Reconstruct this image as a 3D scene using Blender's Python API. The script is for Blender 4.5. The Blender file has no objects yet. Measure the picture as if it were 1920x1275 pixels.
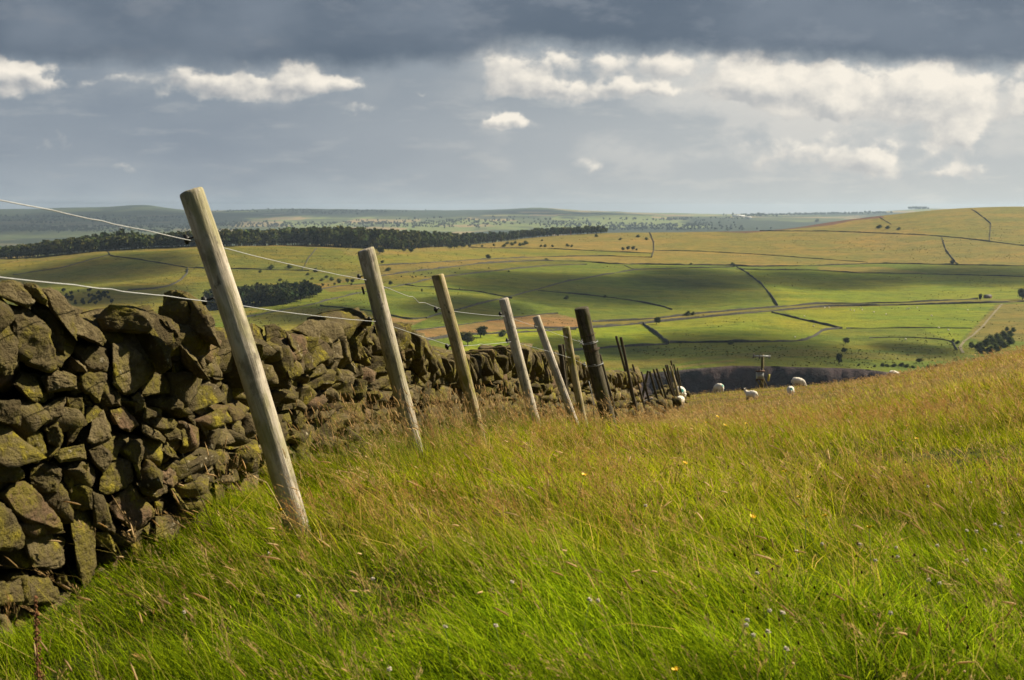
import bpy, bmesh, math, random
import numpy as np
from mathutils import Vector, Matrix, noise as mnoise

random.seed(7)
RNG = np.random.default_rng(11)
SC = bpy.context.scene
COL = SC.collection
R = math.radians

# ------------------------------------------------------------------ camera, light, exposure
F = 2400.0                       # focal length in pixels of the 1920 wide photograph (45 mm)
EZ = 1.5                         # eye height used as the zero of the survey
PITCH = math.atan2(637.5 - 390.0, F)
cam_d = bpy.data.cameras.new("camera")
cam_d.lens = 45.0
cam_d.sensor_width = 36.0
cam_d.clip_start = 0.05
cam_d.clip_end = 60000.0
cam_d.dof.use_dof = True
cam_d.dof.focus_distance = 9.0
cam_d.dof.aperture_fstop = 9.0
cam = bpy.data.objects.new("camera", cam_d)
cam.location = (0, 0, EZ)
cam.rotation_euler = (math.pi / 2 - PITCH, 0, 0)
COL.objects.link(cam)
SC.camera = cam

EXPO = 1.0
SUN_AZ, SUN_EL = R(67), R(41)    # azimuth from the view direction towards the right
SUN = np.array([math.sin(SUN_AZ) * math.cos(SUN_EL), math.cos(SUN_AZ) * math.cos(SUN_EL), math.sin(SUN_EL)])
sun_d = bpy.data.lights.new("sun", 'SUN')
sun_d.energy = 5.0
sun_d.angle = R(0.5)
sun_d.color = (1.0, 0.88, 0.66)
sun = bpy.data.objects.new("sun", sun_d)
sun.rotation_euler = Vector(SUN).to_track_quat('Z', 'Y').to_euler()
sun.location = (60, 10, 60)
COL.objects.link(sun)

SC.view_settings.view_transform = 'Standard'
SC.view_settings.look = 'None'
SC.view_settings.exposure = EXPO
SC.view_settings.gamma = 1.0
SC.view_settings.use_curve_mapping = False
cy = SC.cycles
cy.max_bounces = 5
cy.diffuse_bounces = 2
cy.glossy_bounces = 1
cy.transmission_bounces = 3
cy.transparent_max_bounces = 12
cy.volume_bounces = 0
cy.use_denoising = True
cy.denoiser = 'OPENIMAGEDENOISE'
cy.caustics_reflective = False
cy.caustics_refractive = False


def lin(c):
    out = []
    for v in c:
        v = v / 255.0
        out.append(v / 12.92 if v <= 0.04045 else ((v + 0.055) / 1.055) ** 2.4)
    return out


# ------------------------------------------------------------------ small node language
class NT:
    def __init__(self, tree):
        self.t = tree

    def _in(self, sock, v):
        if v is None:
            return
        if hasattr(v, 'is_output'):
            self.t.links.new(v, sock)
        else:
            sock.default_value = v

    def n(self, typ, **kw):
        nd = self.t.nodes.new(typ)
        for k, v in kw.items():
            setattr(nd, k, v)
        return nd

    def m(self, op, a, b=None, c=None, clamp=False):
        nd = self.n('ShaderNodeMath', operation=op, use_clamp=clamp)
        for i, v in enumerate((a, b, c)):
            self._in(nd.inputs[i], v)
        return nd.outputs[0]

    def vm(self, op, a, b=None, c=None, out=0):
        nd = self.n('ShaderNodeVectorMath', operation=op)
        for i, v in enumerate((a, b, c)):
            self._in(nd.inputs[i], v)
        return nd.outputs[out]

    def step(self, x, lo, hi, o0=0.0, o1=1.0, smooth=True):
        nd = self.n('ShaderNodeMapRange', interpolation_type='SMOOTHSTEP' if smooth else 'LINEAR')
        for i, v in enumerate((x, lo, hi, o0, o1)):
            self._in(nd.inputs[i], v)
        return nd.outputs[0]

    def mix(self, f, a, b, blend='MIX'):
        nd = self.n('ShaderNodeMix', data_type='RGBA', blend_type=blend)
        nd.clamp_factor = True
        for i, v in ((0, f), (6, a), (7, b)):
            if isinstance(v, (list, tuple)) and len(v) == 3:
                v = (*v, 1.0)
            self._in(nd.inputs[i], v)
        return nd.outputs[2]

    def noise(self, vec, scale, detail=4.0, rough=0.5, dist=0.0, out=0, lac=2.0, dim='3D'):
        nd = self.n('ShaderNodeTexNoise', noise_dimensions=dim)
        self._in(nd.inputs['Vector'], vec)
        nd.inputs['Scale'].default_value = scale
        nd.inputs['Detail'].default_value = detail
        nd.inputs['Roughness'].default_value = rough
        nd.inputs['Lacunarity'].default_value = lac
        nd.inputs['Distortion'].default_value = dist
        return nd.outputs[out]

    def ramp(self, x, stops):
        nd = self.n('ShaderNodeValToRGB')
        cr = nd.color_ramp
        while len(cr.elements) < len(stops):
            cr.elements.new(0.5)
        for e, (p, c) in zip(cr.elements, stops):
            e.position = p
            if not isinstance(c, (list, tuple)):
                c = (c, c, c)
            e.color = (*c[:3], 1.0)
        self._in(nd.inputs[0], x)
        return nd.outputs[0]

    def xyz(self, x, y, z=0.0):
        nd = self.n('ShaderNodeCombineXYZ')
        for i, v in enumerate((x, y, z)):
            self._in(nd.inputs[i], v)
        return nd.outputs[0]


# ------------------------------------------------------------------ sky: a cloudy sky laid out by compass direction
world = bpy.data.worlds.new("World")
SC.world = world
world.use_nodes = True
wt = world.node_tree
wt.nodes.clear()
K = 2.0 ** (-EXPO)


def sky_col(r, g, b):
    return tuple(v * K for v in lin((r, g, b)))


CUMULUS = [  # bearing / height of the cloud heaps, in hundredths of the slope, with size and strength
    (40, 140, 50, 28, 1.1), (95, 158, 65, 12, .8), (-5, 150, 45, 28, 1.1),
    (365, 148, 55, 18, .75), (440, 160, 85, 20, 1.0), (572, 142, 55, 26, 1.1), (625, 163, 55, 13, .95),
    (505, 170, 100, 14, .9), (420, 184, 80, 10, .4), (540, 192, 40, 8, .4), (660, 170, 25, 7, .6),
    (690, 212, 34, 11, .62), (945, 231, 58, 11, .75), (950, 228, 28, 14, .5), (112, 265, 30, 18, .55), (150, 280, 28, 8, .4),
    (268, 310, 44, 9, .45), (235, 153, 34, 10, .36), (785, 187, 18, 4, .4),
    (950, 140, 45, 35, 1.0), (1010, 172, 80, 17, .95), (1105, 125, 120, 26, .72), (1160, 178, 120, 14, .85),
    (1245, 190, 45, 11, .7), (1400, 164, 66, 32, 1.3), (1460, 188, 95, 27, 1.3), (1535, 209, 62, 17, 1.2),
    (1610, 175, 70, 40, .95), (1700, 186, 66, 32, 1.25), (1765, 215, 60, 38, 1.1), (1795, 255, 40, 28, 1.1),
    (1870, 170, 100, 38, .9), (1560, 145, 130, 22, .75), (1300, 128, 130, 24, .8), (1900, 215, 60, 22, .55),
    (1560, 282, 120, 32, .62), (1655, 302, 90, 24, .72), (1735, 324, 45, 10, .75), (1440, 292, 80, 30, .52),
    (1830, 312, 44, 11, .65), (1100, 302, 38, 24, .36), (1905, 50, 36, 34, .62), (1740, 125, 30, 14, .5),
]

# density of the heaps at a point of the (slope right, slope up) plane; their billows form a node group used twice
cg = bpy.data.node_groups.new("heap_billows", 'ShaderNodeTree')
cg.interface.new_socket("P", in_out='INPUT', socket_type='NodeSocketVector')
cg.interface.new_socket("D", in_out='OUTPUT', socket_type='NodeSocketFloat')
cg.interface.new_socket("Warped", in_out='OUTPUT', socket_type='NodeSocketVector')
G = NT(cg)
gi = G.n('NodeGroupInput')
go = G.n('NodeGroupOutput')
P0 = gi.outputs[0]
w1 = G.vm('SUBTRACT', G.noise(P0, 14.0, 2.0, 0.55, out=1, dim='2D'), (0.5, 0.5, 0.5))
Pw = G.vm('MULTIPLY_ADD', w1, (0.040, 0.020, 0.0), P0)
w2 = G.vm('SUBTRACT', G.noise(P0, 62.0, 3.0, 0.6, out=1, dim='2D'), (0.5, 0.5, 0.5))
Pw = G.vm('MULTIPLY_ADD', w2, (0.016, 0.011, 0.0), Pw)


def billow(scale, k):
    vn = G.n('ShaderNodeTexVoronoi', feature='F1', voronoi_dimensions='2D')
    vn.inputs['Scale'].default_value = scale
    cg.links.new(G.vm('MULTIPLY', Pw, (1.0, 1.25, 1.0)), vn.inputs['Vector'])
    return G.m('MULTIPLY', G.m('SUBTRACT', 0.42, vn.outputs['Distance']), k)


fb = G.noise(G.vm('MULTIPLY', P0, (1.0, 1.5, 1.0)), 30.0, 6.0, 0.54, dim='2D')
dens = G.m('MULTIPLY', G.m('SUBTRACT', fb, 0.5), 2.1)
dens = G.m('ADD', dens, G.m('ADD', billow(30.0, 0.62), billow(75.0, 0.26)))
cg.links.new(dens, go.inputs[0])
cg.links.new(Pw, go.inputs[1])

W = NT(wt)
gen = W.n('ShaderNodeTexCoord').outputs['Generated']
sep = W.n('ShaderNodeSeparateXYZ')
wt.links.new(gen, sep.inputs[0])
dx, dy, dz = sep.outputs
yy = W.m('MAXIMUM', dy, 0.12)
U = W.m('DIVIDE', dx, yy)
V = W.m('DIVIDE', dz, yy)
PP = W.xyz(U, V, 0.0)
lr = W.step(U, -0.30, 0.34)
hor = W.mix(lr, sky_col(166, 175, 182), sky_col(200, 203, 200))
mid = W.mix(lr, sky_col(146, 156, 166), sky_col(192, 196, 196))
upp = W.mix(lr, sky_col(138, 149, 160), sky_col(168, 176, 181))
base = W.mix(W.step(V, 0.0, 0.05), hor, mid)
base = W.mix(W.step(V, 0.05, 0.10), base, upp)
soft = W.noise(W.vm('MULTIPLY', PP, (1.0, 3.0, 1.0)), 7.0, 5.0, 0.55, dim='2D')
base = W.mix(W.step(soft, 0.35, 0.75, 0.0, 0.5), base, W.mix(lr, sky_col(128, 140, 154), sky_col(198, 201, 199)))
veil = W.noise(W.vm('MULTIPLY', PP, (1.0, 4.5, 1.0)), 16.0, 5.0, 0.6, dim='2D')
base = W.mix(W.step(veil, 0.52, 0.75, 0.0, 0.38), base, W.mix(lr, sky_col(172, 177, 180), sky_col(226, 223, 214)))
vl2 = W.noise(W.vm('MULTIPLY', PP, (1.0, 2.2, 1.0)), 9.0, 6.0, 0.62, dim='2D')
base = W.mix(W.m('MULTIPLY', W.step(vl2, 0.45, 0.68), W.m('MULTIPLY', W.step(U, -0.1, 0.25), W.step(V, 0.02, 0.09))), base, sky_col(218, 217, 211))


def heap(vec):
    g = W.n('ShaderNodeGroup')
    g.node_tree = cg
    wt.links.new(vec, g.inputs[0])
    return g.outputs


h0 = heap(PP)
h1 = heap(W.vm('ADD', PP, (0.009, 0.008, 0.0)))
acc = side = None
for (cx, cyy, rx, ry, amp) in CUMULUS:
    u0, v0 = (cx - 960) / F, (390 - cyy) / F
    sx, sy = F / rx, F / ry
    q = W.vm('MULTIPLY_ADD', h0[1], (sx, sy, 0.0), (-u0 * sx, -v0 * sy, 0.0))
    e = W.m('POWER', 0.45, W.vm('DOT_PRODUCT', q, q, out=1))
    e = W.m('MULTIPLY', e, amp)
    acc = e if acc is None else W.m('ADD', e, acc)
    lp = W.vm('DOT_PRODUCT', q, (0.40, 0.85, 0.0), out=1)
    side = W.m('MULTIPLY', e, lp) if side is None else W.m('MULTIPLY_ADD', e, lp, side)
keep = W.step(acc, 0.06, 0.32)
d0 = W.m('ADD', acc, W.m('MULTIPLY', h0[0], keep))
d1 = W.m('ADD', acc, h1[0])
# undersides: less light where there is more cloud above
cover = W.step(d0, 0.20, 0.98)
sidep = W.m('DIVIDE', side, W.m('MAXIMUM', acc, 0.05))
shade = W.m('MULTIPLY_ADD', W.m('SUBTRACT', h0[0], h1[0]), 0.55, W.step(sidep, -0.75, 0.55, 0.12, 0.95), clamp=True)
thick = W.step(d0, 0.30, 1.0)
ccol = W.mix(shade, W.mix(lr, sky_col(164, 168, 172), sky_col(190, 191, 190)), sky_col(250, 242, 228))
ccol = W.mix(W.m('SUBTRACT', 1.0, thick), ccol, W.mix(lr, sky_col(190, 192, 190), sky_col(215, 213, 207)))
bank = None
for (bx, by, bw, bh, ba) in ((1520, 262, 330, 75, .85), (1790, 190, 240, 95, .65), (1080, 150, 210, 55, .55), (1380, 170, 260, 60, .40), (1120, 300, 160, 60, .3), (330, 160, 200, 30, .25), (560, 175, 150, 28, .3)):
    qb = W.vm('MULTIPLY_ADD', h0[1], (F / bw, F / bh, 0.0), (-(bx - 960) / bw, -(390 - by) / bh, 0.0))
    eb = W.m('POWER', 0.42, W.vm('DOT_PRODUCT', qb, qb, out=1))
    bank = W.m('MULTIPLY', eb, ba) if bank is None else W.m('MULTIPLY_ADD', eb, ba, bank)
bn = W.noise(W.vm('MULTIPLY', PP, (1.0, 1.8, 1.0)), 11.0, 6.0, 0.6, dim='2D')
bankf = W.m('MULTIPLY', bank, W.step(bn, 0.30, 0.66, 0.25, 0.95), clamp=True)
base = W.mix(W.m('MULTIPLY', bankf, 0.9, clamp=True), base, W.mix(W.step(bn, 0.42, 0.62), W.mix(lr, sky_col(160, 168, 174), sky_col(184, 188, 189)), W.mix(lr, sky_col(196, 198, 197), sky_col(214, 212, 206))))
sky1 = W.mix(W.m('MULTIPLY', cover, 0.96), base, ccol)
# the dark deck overhead, with its torn lower edge
ed = [(0, 121), (150, 127), (300, 128), (450, 134), (620, 132), (760, 128), (860, 126), (900, 104), (1000, 92), (1100, 100),
      (1250, 100), (1350, 112), (1480, 122), (1640, 122), (1760, 128), (1920, 134)]
edge = W.ramp(W.m('MULTIPLY_ADD', U, 1.25, 0.5), [((p - 960) / F * 1.25 + 0.5, (390 - y) / F * 4.0) for p, y in ed])
edge = W.m('MULTIPLY', edge, 0.25)
en = W.noise(W.vm('MULTIPLY', PP, (1.0, 1.2, 1.0)), 22.0, 5.0, 0.6, dim='2D')
vv = W.m('ADD', W.m('SUBTRACT', V, edge), W.m('MULTIPLY', W.m('SUBTRACT', en, 0.5), 0.022))
deckf = W.step(vv, -0.008, 0.012)
dn = W.noise(W.vm('MULTIPLY', PP, (1.0, 2.0, 1.0)), 6.0, 5.0, 0.55, dim='2D')
dn2 = W.noise(W.vm('MULTIPLY', PP, (1.0, 2.4, 1.0)), 15.0, 4.0, 0.6, dim='2D')
deck = W.mix(W.step(dn, 0.3, 0.7), sky_col(100, 113, 128), sky_col(122, 133, 146))
deck = W.mix(W.step(dn2, 0.5, 0.75, 0.0, 0.5), deck, W.mix(lr, sky_col(134, 141, 150), sky_col(146, 154, 164)))
deck = W.mix(W.step(vv, 0.035, -0.004, 0.0, 0.45), deck, sky_col(92, 106, 121))
sky2 = W.mix(deckf, sky1, deck)
# the rest of the dome: the same deck, broken, with open sky between
nish = W.n('ShaderNodeTexSky')
nish.sky_type = 'NISHITA'
nish.sun_disc = False
nish.sun_elevation = SUN_EL
nish.sun_rotation = SUN_AZ
openf = W.step(W.noise(gen, 2.2, 5.0, 0.55), 0.52, 0.66)
nsc = W.mix(1.0, nish.outputs[0], (0.10, 0.10, 0.10), 'MULTIPLY')
dome = W.mix(openf, sky_col(64, 72, 84), nsc)
front = W.m('MULTIPLY', W.step(dy, 0.25, 0.5), W.step(dz, 0.55, 0.30))
skyc = W.mix(front, dome, sky2)
bg = W.n('ShaderNodeBackground')
wt.links.new(skyc, bg.inputs[0])
bg.inputs[1].default_value = 1.0
wo = W.n('ShaderNodeOutputWorld')
wt.links.new(bg.outputs[0], wo.inputs[0])
world.cycles.sampling_method = 'MANUAL'
world.cycles.sample_map_resolution = 512


# ------------------------------------------------------------------ geometry helpers
def ray(px, py):
    """Slope right and slope up (per metre of ground depth) of the sight line through a survey pixel."""
    u = (np.asarray(px, float) - 960) / F
    v = (637.5 - np.asarray(py, float)) / F
    cy_ = math.cos(PITCH) + v * math.sin(PITCH)
    return u / cy_, (-math.sin(PITCH) + v * math.cos(PITCH)) / cy_


def at(px, py, d):
    a, b = ray(px, py)
    return np.array([a * d, d, EZ + b * d])


def to_px(x, y, z):
    y = np.maximum(y, 1e-3)
    a, b = x / y, (z - EZ) / y
    c, s = math.cos(PITCH), math.sin(PITCH)
    # slope b = (-s + v c)/(c + v s)  ->  v
    v = (b * c + s) / (c - b * s)
    return 960 + F * a * (c + v * s), 637.5 - F * v


def _hash(ix, iy, iz, seed):
    h = (ix * 374761393 + iy * 668265263 + iz * 2147483647 + seed * 974634777) & 0xFFFFFFFF
    h = ((h ^ (h >> 13)) * 1274126177) & 0xFFFFFFFF
    return ((h ^ (h >> 16)) & 0xFFFF) / 65535.0


def vnoise(P, seed=0):
    P = np.asarray(P, float)
    if P.shape[-1] == 2:
        P = np.concatenate([P, np.zeros(P.shape[:-1] + (1,))], -1)
    i = np.floor(P).astype(np.int64)
    f = P - i
    f = f * f * f * (f * (f * 6 - 15) + 10)
    out = 0
    for a in (0, 1):
        wa = f[..., 0] if a else 1 - f[..., 0]
        for b in (0, 1):
            wb = f[..., 1] if b else 1 - f[..., 1]
            for c in (0, 1):
                wc = f[..., 2] if c else 1 - f[..., 2]
                out = out + wa * wb * wc * _hash(i[..., 0] + a, i[..., 1] + b, i[..., 2] + c, seed)
    return out * 2 - 1


def fbm(P, octv=4, seed=0, gain=0.5):
    P = np.asarray(P, float)
    s, a, t = 0, 1.0, 0
    for k in range(octv):
        s = s + a * vnoise(P * (2.03 ** k) + 17.3 * k, seed + k)
        t += a
        a *= gain
    return s / t


def sstep(x, lo, hi):
    t = np.clip((x - lo) / (hi - lo), 0, 1)
    return t * t * (3 - 2 * t)


def pchip(x, y, xq):
    """Monotone cubic through the rows of y (x along axis 0)."""
    x = np.asarray(x, float)
    y = np.asarray(y, float)
    h = np.diff(x)
    sh = (-1,) + (1,) * (y.ndim - 1)
    dlt = np.diff(y, axis=0) / h.reshape(sh)
    m = np.zeros_like(y)
    a, b = dlt[:-1], dlt[1:]
    w1_, w2_ = (2 * h[1:] + h[:-1]).reshape(sh), (h[1:] + 2 * h[:-1]).reshape(sh)
    with np.errstate(divide='ignore', invalid='ignore'):
        hm = (w1_ + w2_) / (w1_ / a + w2_ / b)
    m[1:-1] = np.where(a * b > 0, hm, 0)
    m[0], m[-1] = dlt[0], dlt[-1]
    xq = np.clip(xq, x[0], x[-1])
    k = np.clip(np.searchsorted(x, xq, side='right') - 1, 0, len(x) - 2)
    t = ((xq - x[k]) / h[k]).reshape((-1,) + (1,) * (y.ndim - 1))
    hk = h[k].reshape((-1,) + (1,) * (y.ndim - 1))
    return ((1 + 2 * t) * (1 - t) ** 2 * y[k] + t * (1 - t) ** 2 * hk * m[k] + t * t * (3 - 2 * t) * y[k + 1] + t * t * (t - 1) * hk * m[k + 1])


def inpoly(px, py, poly):
    ins = np.zeros(px.shape, bool)
    n = len(poly)
    j = n - 1
    for i in range(n):
        xi, yi = poly[i]
        xj, yj = poly[j]
        c = ((yi > py) != (yj > py)) & (px < (xj - xi) * (py - yi) / ((yj - yi) or 1e-9) + xi)
        ins ^= c
        j = i
    return ins


def mk(name, V, faces, mat=None, parent=None, attrs=None, smooth=True, loc=None):
    """One mesh object from arrays; faces is a list of (n,k) index arrays. Vertices are world coordinates, loc is the origin."""
    V = np.asarray(V, np.float64).reshape(-1, 3)
    if loc is not None:
        V = V - np.asarray(loc, float)
    me = bpy.data.meshes.new(name)
    me.vertices.add(len(V))
    me.vertices.foreach_set('co', V.astype(np.float32).ravel())
    li, ls, tot = [], [], 0
    for fa in faces:
        fa = np.asarray(fa, np.int32)
        if fa.size == 0:
            continue
        k = fa.shape[1]
        li.append(fa.ravel())
        ls.append(tot + np.arange(len(fa), dtype=np.int32) * k)
        tot += fa.size
    li = np.concatenate(li)
    ls = np.concatenate(ls)
    me.loops.add(len(li))
    me.loops.foreach_set('vertex_index', li)
    me.polygons.add(len(ls))
    me.polygons.foreach_set('loop_start', ls)
    if smooth:
        me.polygons.foreach_set('use_smooth', np.ones(len(ls), bool))
    me.update(calc_edges=True)
    for an, av in (attrs or {}).items():
        av = np.asarray(av, np.float32)
        if av.ndim == 1:
            at_ = me.attributes.new(an, 'FLOAT', 'POINT')
            at_.data.foreach_set('value', av)
        else:
            if av.shape[1] == 3:
                av = np.concatenate([av, np.ones((len(av), 1), np.float32)], 1)
            at_ = me.attributes.new(an, 'FLOAT_COLOR', 'POINT')
            at_.data.foreach_set('color', av.ravel())
    if mat is not None:
        me.materials.append(mat)
    o = bpy.data.objects.new(name, me)
    COL.objects.link(o)
    if parent is not None:
        o.parent = parent
    if loc is not None and parent is None:
        o.location = loc
    return o


def tag(o, label=None, cat=None, group=None, kind=None):
    if label:
        o['label'] = label
    if cat:
        o['category'] = cat
    if group:
        o['group'] = group
    if kind:
        o['kind'] = kind
    return o


def empty(name, loc, label, cat, group=None):
    o = bpy.data.objects.new(name, None)
    o.empty_display_size = 0.2
    o.location = loc
    COL.objects.link(o)
    return tag(o, label, cat, group)


class MB:
    """Collects shapes into one mesh."""

    def __init__(self):
        self.V, self.F, self.n, self.A = [], {}, 0, {}

    def add(self, V, faces, **attrs):
        V = np.asarray(V, float).reshape(-1, 3)
        for fa in faces:
            fa = np.asarray(fa, int)
            if fa.size:
                self.F.setdefault(fa.shape[1], []).append(fa + self.n)
        self.V.append(V)
        for k, v in attrs.items():
            v = np.asarray(v, float)
            if v.ndim == 0:
                v = np.full(len(V), float(v))
            elif v.ndim == 1 and len(v) == 3 and len(V) != 3:
                v = np.tile(v, (len(V), 1))
            self.A.setdefault(k, []).append(v)
        self.n += len(V)

    def tube(self, pts, rad, seg=8, cap=True, **attrs):
        pts = np.asarray(pts, float)
        n = len(pts)
        rad = np.broadcast_to(np.asarray(rad, float), (n,))
        T = np.gradient(pts, axis=0)
        T /= np.linalg.norm(T, axis=1, keepdims=True) + 1e-12
        ref = np.array([0.0, 0, 1]) if abs(T[0, 2]) < 0.9 else np.array([1.0, 0, 0])
        A = np.cross(T, ref)
        A /= np.linalg.norm(A, axis=1, keepdims=True) + 1e-12
        B = np.cross(T, A)
        an = np.linspace(0, 2 * np.pi, seg, endpoint=False)
        V = pts[:, None] + rad[:, None, None] * (np.cos(an)[None, :, None] * A[:, None] + np.sin(an)[None, :, None] * B[:, None])
        i, j = np.meshgrid(np.arange(n - 1), np.arange(seg), indexing='ij')
        q = np.stack([i * seg + j, i * seg + (j + 1) % seg, (i + 1) * seg + (j + 1) % seg, (i + 1) * seg + j], -1).reshape(-1, 4)
        fs = [q]
        V = V.reshape(-1, 3)
        if cap:
            V = np.concatenate([V, pts[:1], pts[-1:]])
            k = np.arange(seg)
            fs.append(np.stack([np.full(seg, n * seg), (k + 1) % seg, k], 1))
            fs.append(np.stack([np.full(seg, n * seg + 1), (n - 1) * seg + k, (n - 1) * seg + (k + 1) % seg], 1))
        self.add(V, fs, **attrs)

    def box(self, c, s, rot=None, **attrs):
        s = np.asarray(s, float) / 2
        V = np.array([[x, y, z] for z in (-1, 1) for y in (-1, 1) for x in (-1, 1)], float) * s
        if rot is not None:
            V = V @ np.array(Matrix(rot).to_3x3()).T if not isinstance(rot, np.ndarray) else V @ rot.T
        V = V + np.asarray(c, float)
        self.add(V, [[(0, 2, 3, 1), (4, 5, 7, 6), (0, 1, 5, 4), (2, 6, 7, 3), (0, 4, 6, 2), (1, 3, 7, 5)]], **attrs)

    def build(self, name, mat=None, parent=None, smooth=True, loc=None):
        V = np.concatenate(self.V)
        A = {k: np.concatenate(v) for k, v in self.A.items()}
        return mk(name, V, [np.concatenate(f) for f in self.F.values()], mat, parent, A, smooth, loc)


# ------------------------------------------------------------------ materials
def new_mat(name):
    m = bpy.data.materials.new(name)
    m.use_nodes = True
    m.node_tree.nodes.clear()
    n = NT(m.node_tree)
    out = n.n('ShaderNodeOutputMaterial')
    return m, n, out


def principled(n, out, col, rough=0.8, normal=None, spec=0.3, metal=0.0):
    b = n.n('ShaderNodeBsdfPrincipled')
    if isinstance(col, (tuple, list)):
        col = (*col[:3], 1.0)
    n._in(b.inputs['Base Color'], col)
    n._in(b.inputs['Roughness'], rough)
    b.inputs['Specular IOR Level'].default_value = spec
    b.inputs['Metallic'].default_value = metal
    if normal is not None:
        n._in(b.inputs['Normal'], normal)
    n._in(out.inputs['Surface'], b.outputs[0])
    return b


def bump(n, h, strength, dist):
    b = n.n('ShaderNodeBump')
    b.inputs['Strength'].default_value = strength
    b.inputs['Distance'].default_value = dist
    n._in(b.inputs['Height'], h)
    return b.outputs[0]


def attr(n, name, out='Color'):
    a = n.n('ShaderNodeAttribute')
    a.attribute_name = name
    return a.outputs[out]


def simple_mat(name, col, rough=0.7, var=0.25, scale=8.0, metal=0.0, bumpd=0.0):
    m, n, out = new_mat(name)
    co = n.n('ShaderNodeTexCoord').outputs['Object']
    f = n.noise(co, scale, 5, 0.6)
    c = n.mix(n.step(f, 0.3, 0.7), tuple(v * (1 - var) for v in col), tuple(min(1, v * (1 + var)) for v in col))
    principled(n, out, c, rough, bump(n, f, 0.5, bumpd) if bumpd else None, metal=metal)
    return m


def stone_mat(dark=1.0):
    m, n, out = new_mat("gritstone")
    co = n.n('ShaderNodeTexCoord').outputs['Object']
    tint = attr(n, 'tint', 'Fac')
    off = n.xyz(n.m('MULTIPLY', tint, 31.0), n.m('MULTIPLY', tint, 17.0), n.m('MULTIPLY', tint, 53.0))
    cs = n.vm('ADD', co, off)
    big = n.noise(cs, 5.5, 5, 0.6)
    med = n.noise(cs, 17.0, 5, 0.62)
    fine = n.noise(cs, 55.0, 5, 0.65)
    grain = n.noise(co, 210.0, 3, 0.6)
    strat = n.noise(n.vm('MULTIPLY', cs, (6.0, 6.0, 60.0)), 1.0, 4, 0.6)
    c = n.mix(n.step(tint, 0.05, 0.95), (.062, .050, .024), (.175, .140, .072))
    c = n.mix(n.step(n.m('FRACT', n.m('MULTIPLY', tint, 7.3)), .80, .95, 0, .6), c, (.20, .115, .075))
    c = n.mix(n.step(med, 0.40, 0.62, 0, .75), c, (.062, .047, .024))
    c = n.mix(n.step(strat, 0.5, 0.7, 0, .4), c, (.09, .066, .034))
    mossf = n.m('MULTIPLY', n.step(big, 0.43, 0.61), n.step(fine, 0.30, 0.56))
    c = n.mix(n.m('MULTIPLY', mossf, 0.85), c, (.135, .115, .016))
    lich = n.m('MULTIPLY', n.step(med, 0.54, 0.62), n.step(big, 0.48, 0.62))
    c = n.mix(n.m('MULTIPLY', lich, 0.85), c, (.27, .225, .022))
    pale = n.m('MULTIPLY', n.step(n.noise(cs, 30.0, 5, 0.72), 0.60, 0.67), n.step(n.noise(co, 3.1, 2, 0.5), 0.46, 0.58))
    c = n.mix(n.m('MULTIPLY', pale, 0.8), c, (.44, .39, .28))
    c = n.mix(n.step(grain, 0.25, 0.75, 0.35, 0.0), c, (.05, .04, .02))
    h = n.m('MULTIPLY_ADD', fine, 0.7, n.m('MULTIPLY_ADD', grain, 0.22, n.m('MULTIPLY_ADD', med, 0.8, n.m('MULTIPLY', strat, 0.5))))
    principled(n, out, c, 0.92, bump(n, h, 1.0, 0.022), spec=0.12)
    return m


def post_mat(name, pale, dark, green, algae):
    m, n, out = new_mat(name)
    co = n.n('ShaderNodeTexCoord').outputs['Object']
    rnd = n.n('ShaderNodeObjectInfo').outputs['Random']
    sh = n.vm('ADD', co, n.xyz(0.0, 0.0, n.m('MULTIPLY', rnd, 40.0)))
    st = n.vm('MULTIPLY', sh, (26.0, 26.0, 1.6))
    gr = n.noise(st, 2.2, 6, 0.65)
    pat = n.noise(n.vm('MULTIPLY', sh, (7.0, 7.0, 2.4)), 1.6, 5, 0.6)
    spot = n.noise(n.vm('MULTIPLY', sh, (16.0, 16.0, 9.0)), 1.5, 4, 0.6)
    c = n.mix(n.step(gr, 0.3, 0.7), dark, pale)
    c = n.mix(n.m('MULTIPLY', n.step(pat, 0.46, 0.62), algae), c, green)
    c = n.mix(n.step(spot, 0.60, 0.70, 0.0, 0.8), c, tuple(v * 0.25 for v in dark))
    crack = n.noise(n.vm('MULTIPLY', sh, (60.0, 60.0, 1.1)), 1.0, 3, 0.5)
    c = n.mix(n.step(crack, 0.66, 0.70, 0.0, 0.85), c, tuple(v * 0.18 for v in dark))
    blot = n.noise(n.vm('MULTIPLY', sh, (9.0, 9.0, 6.0)), 1.0, 5, 0.7)
    c = n.mix(n.step(blot, 0.5, 0.66, 0.0, 0.7), c, tuple(v * 0.5 for v in dark))
    ring = n.noise(n.vm('MULTIPLY', sh, (0.6, 0.6, 46.0)), 1.0, 3, 0.6)
    c = n.mix(n.step(ring, 0.6, 0.75, 0.0, 0.3), c, tuple(v * 0.5 for v in dark))
    h = n.m('SUBTRACT', n.m('ADD', gr, n.m('MULTIPLY', ring, 0.2)), n.m('MULTIPLY', n.step(crack, 0.64, 0.71), 1.2))
    principled(n, out, c, 0.75, bump(n, h, 0.9, 0.008), spec=0.2)
    return m


def leaf_mat(name, rough=0.7, trans=0.4, attrname='col'):
    m, n, out = new_mat(name)
    c = attr(n, attrname)
    d = n.n('ShaderNodeBsdfDiffuse')
    t = n.n('ShaderNodeBsdfTranslucent')
    n._in(d.inputs[0], c)
    n._in(t.inputs[0], c)
    mx = n.n('ShaderNodeMixShader')
    mx.inputs[0].default_value = trans
    n._in(mx.inputs[1], d.outputs[0])
    n._in(mx.inputs[2], t.outputs[0])
    n._in(out.inputs[0], mx.outputs[0])
    return m


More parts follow.
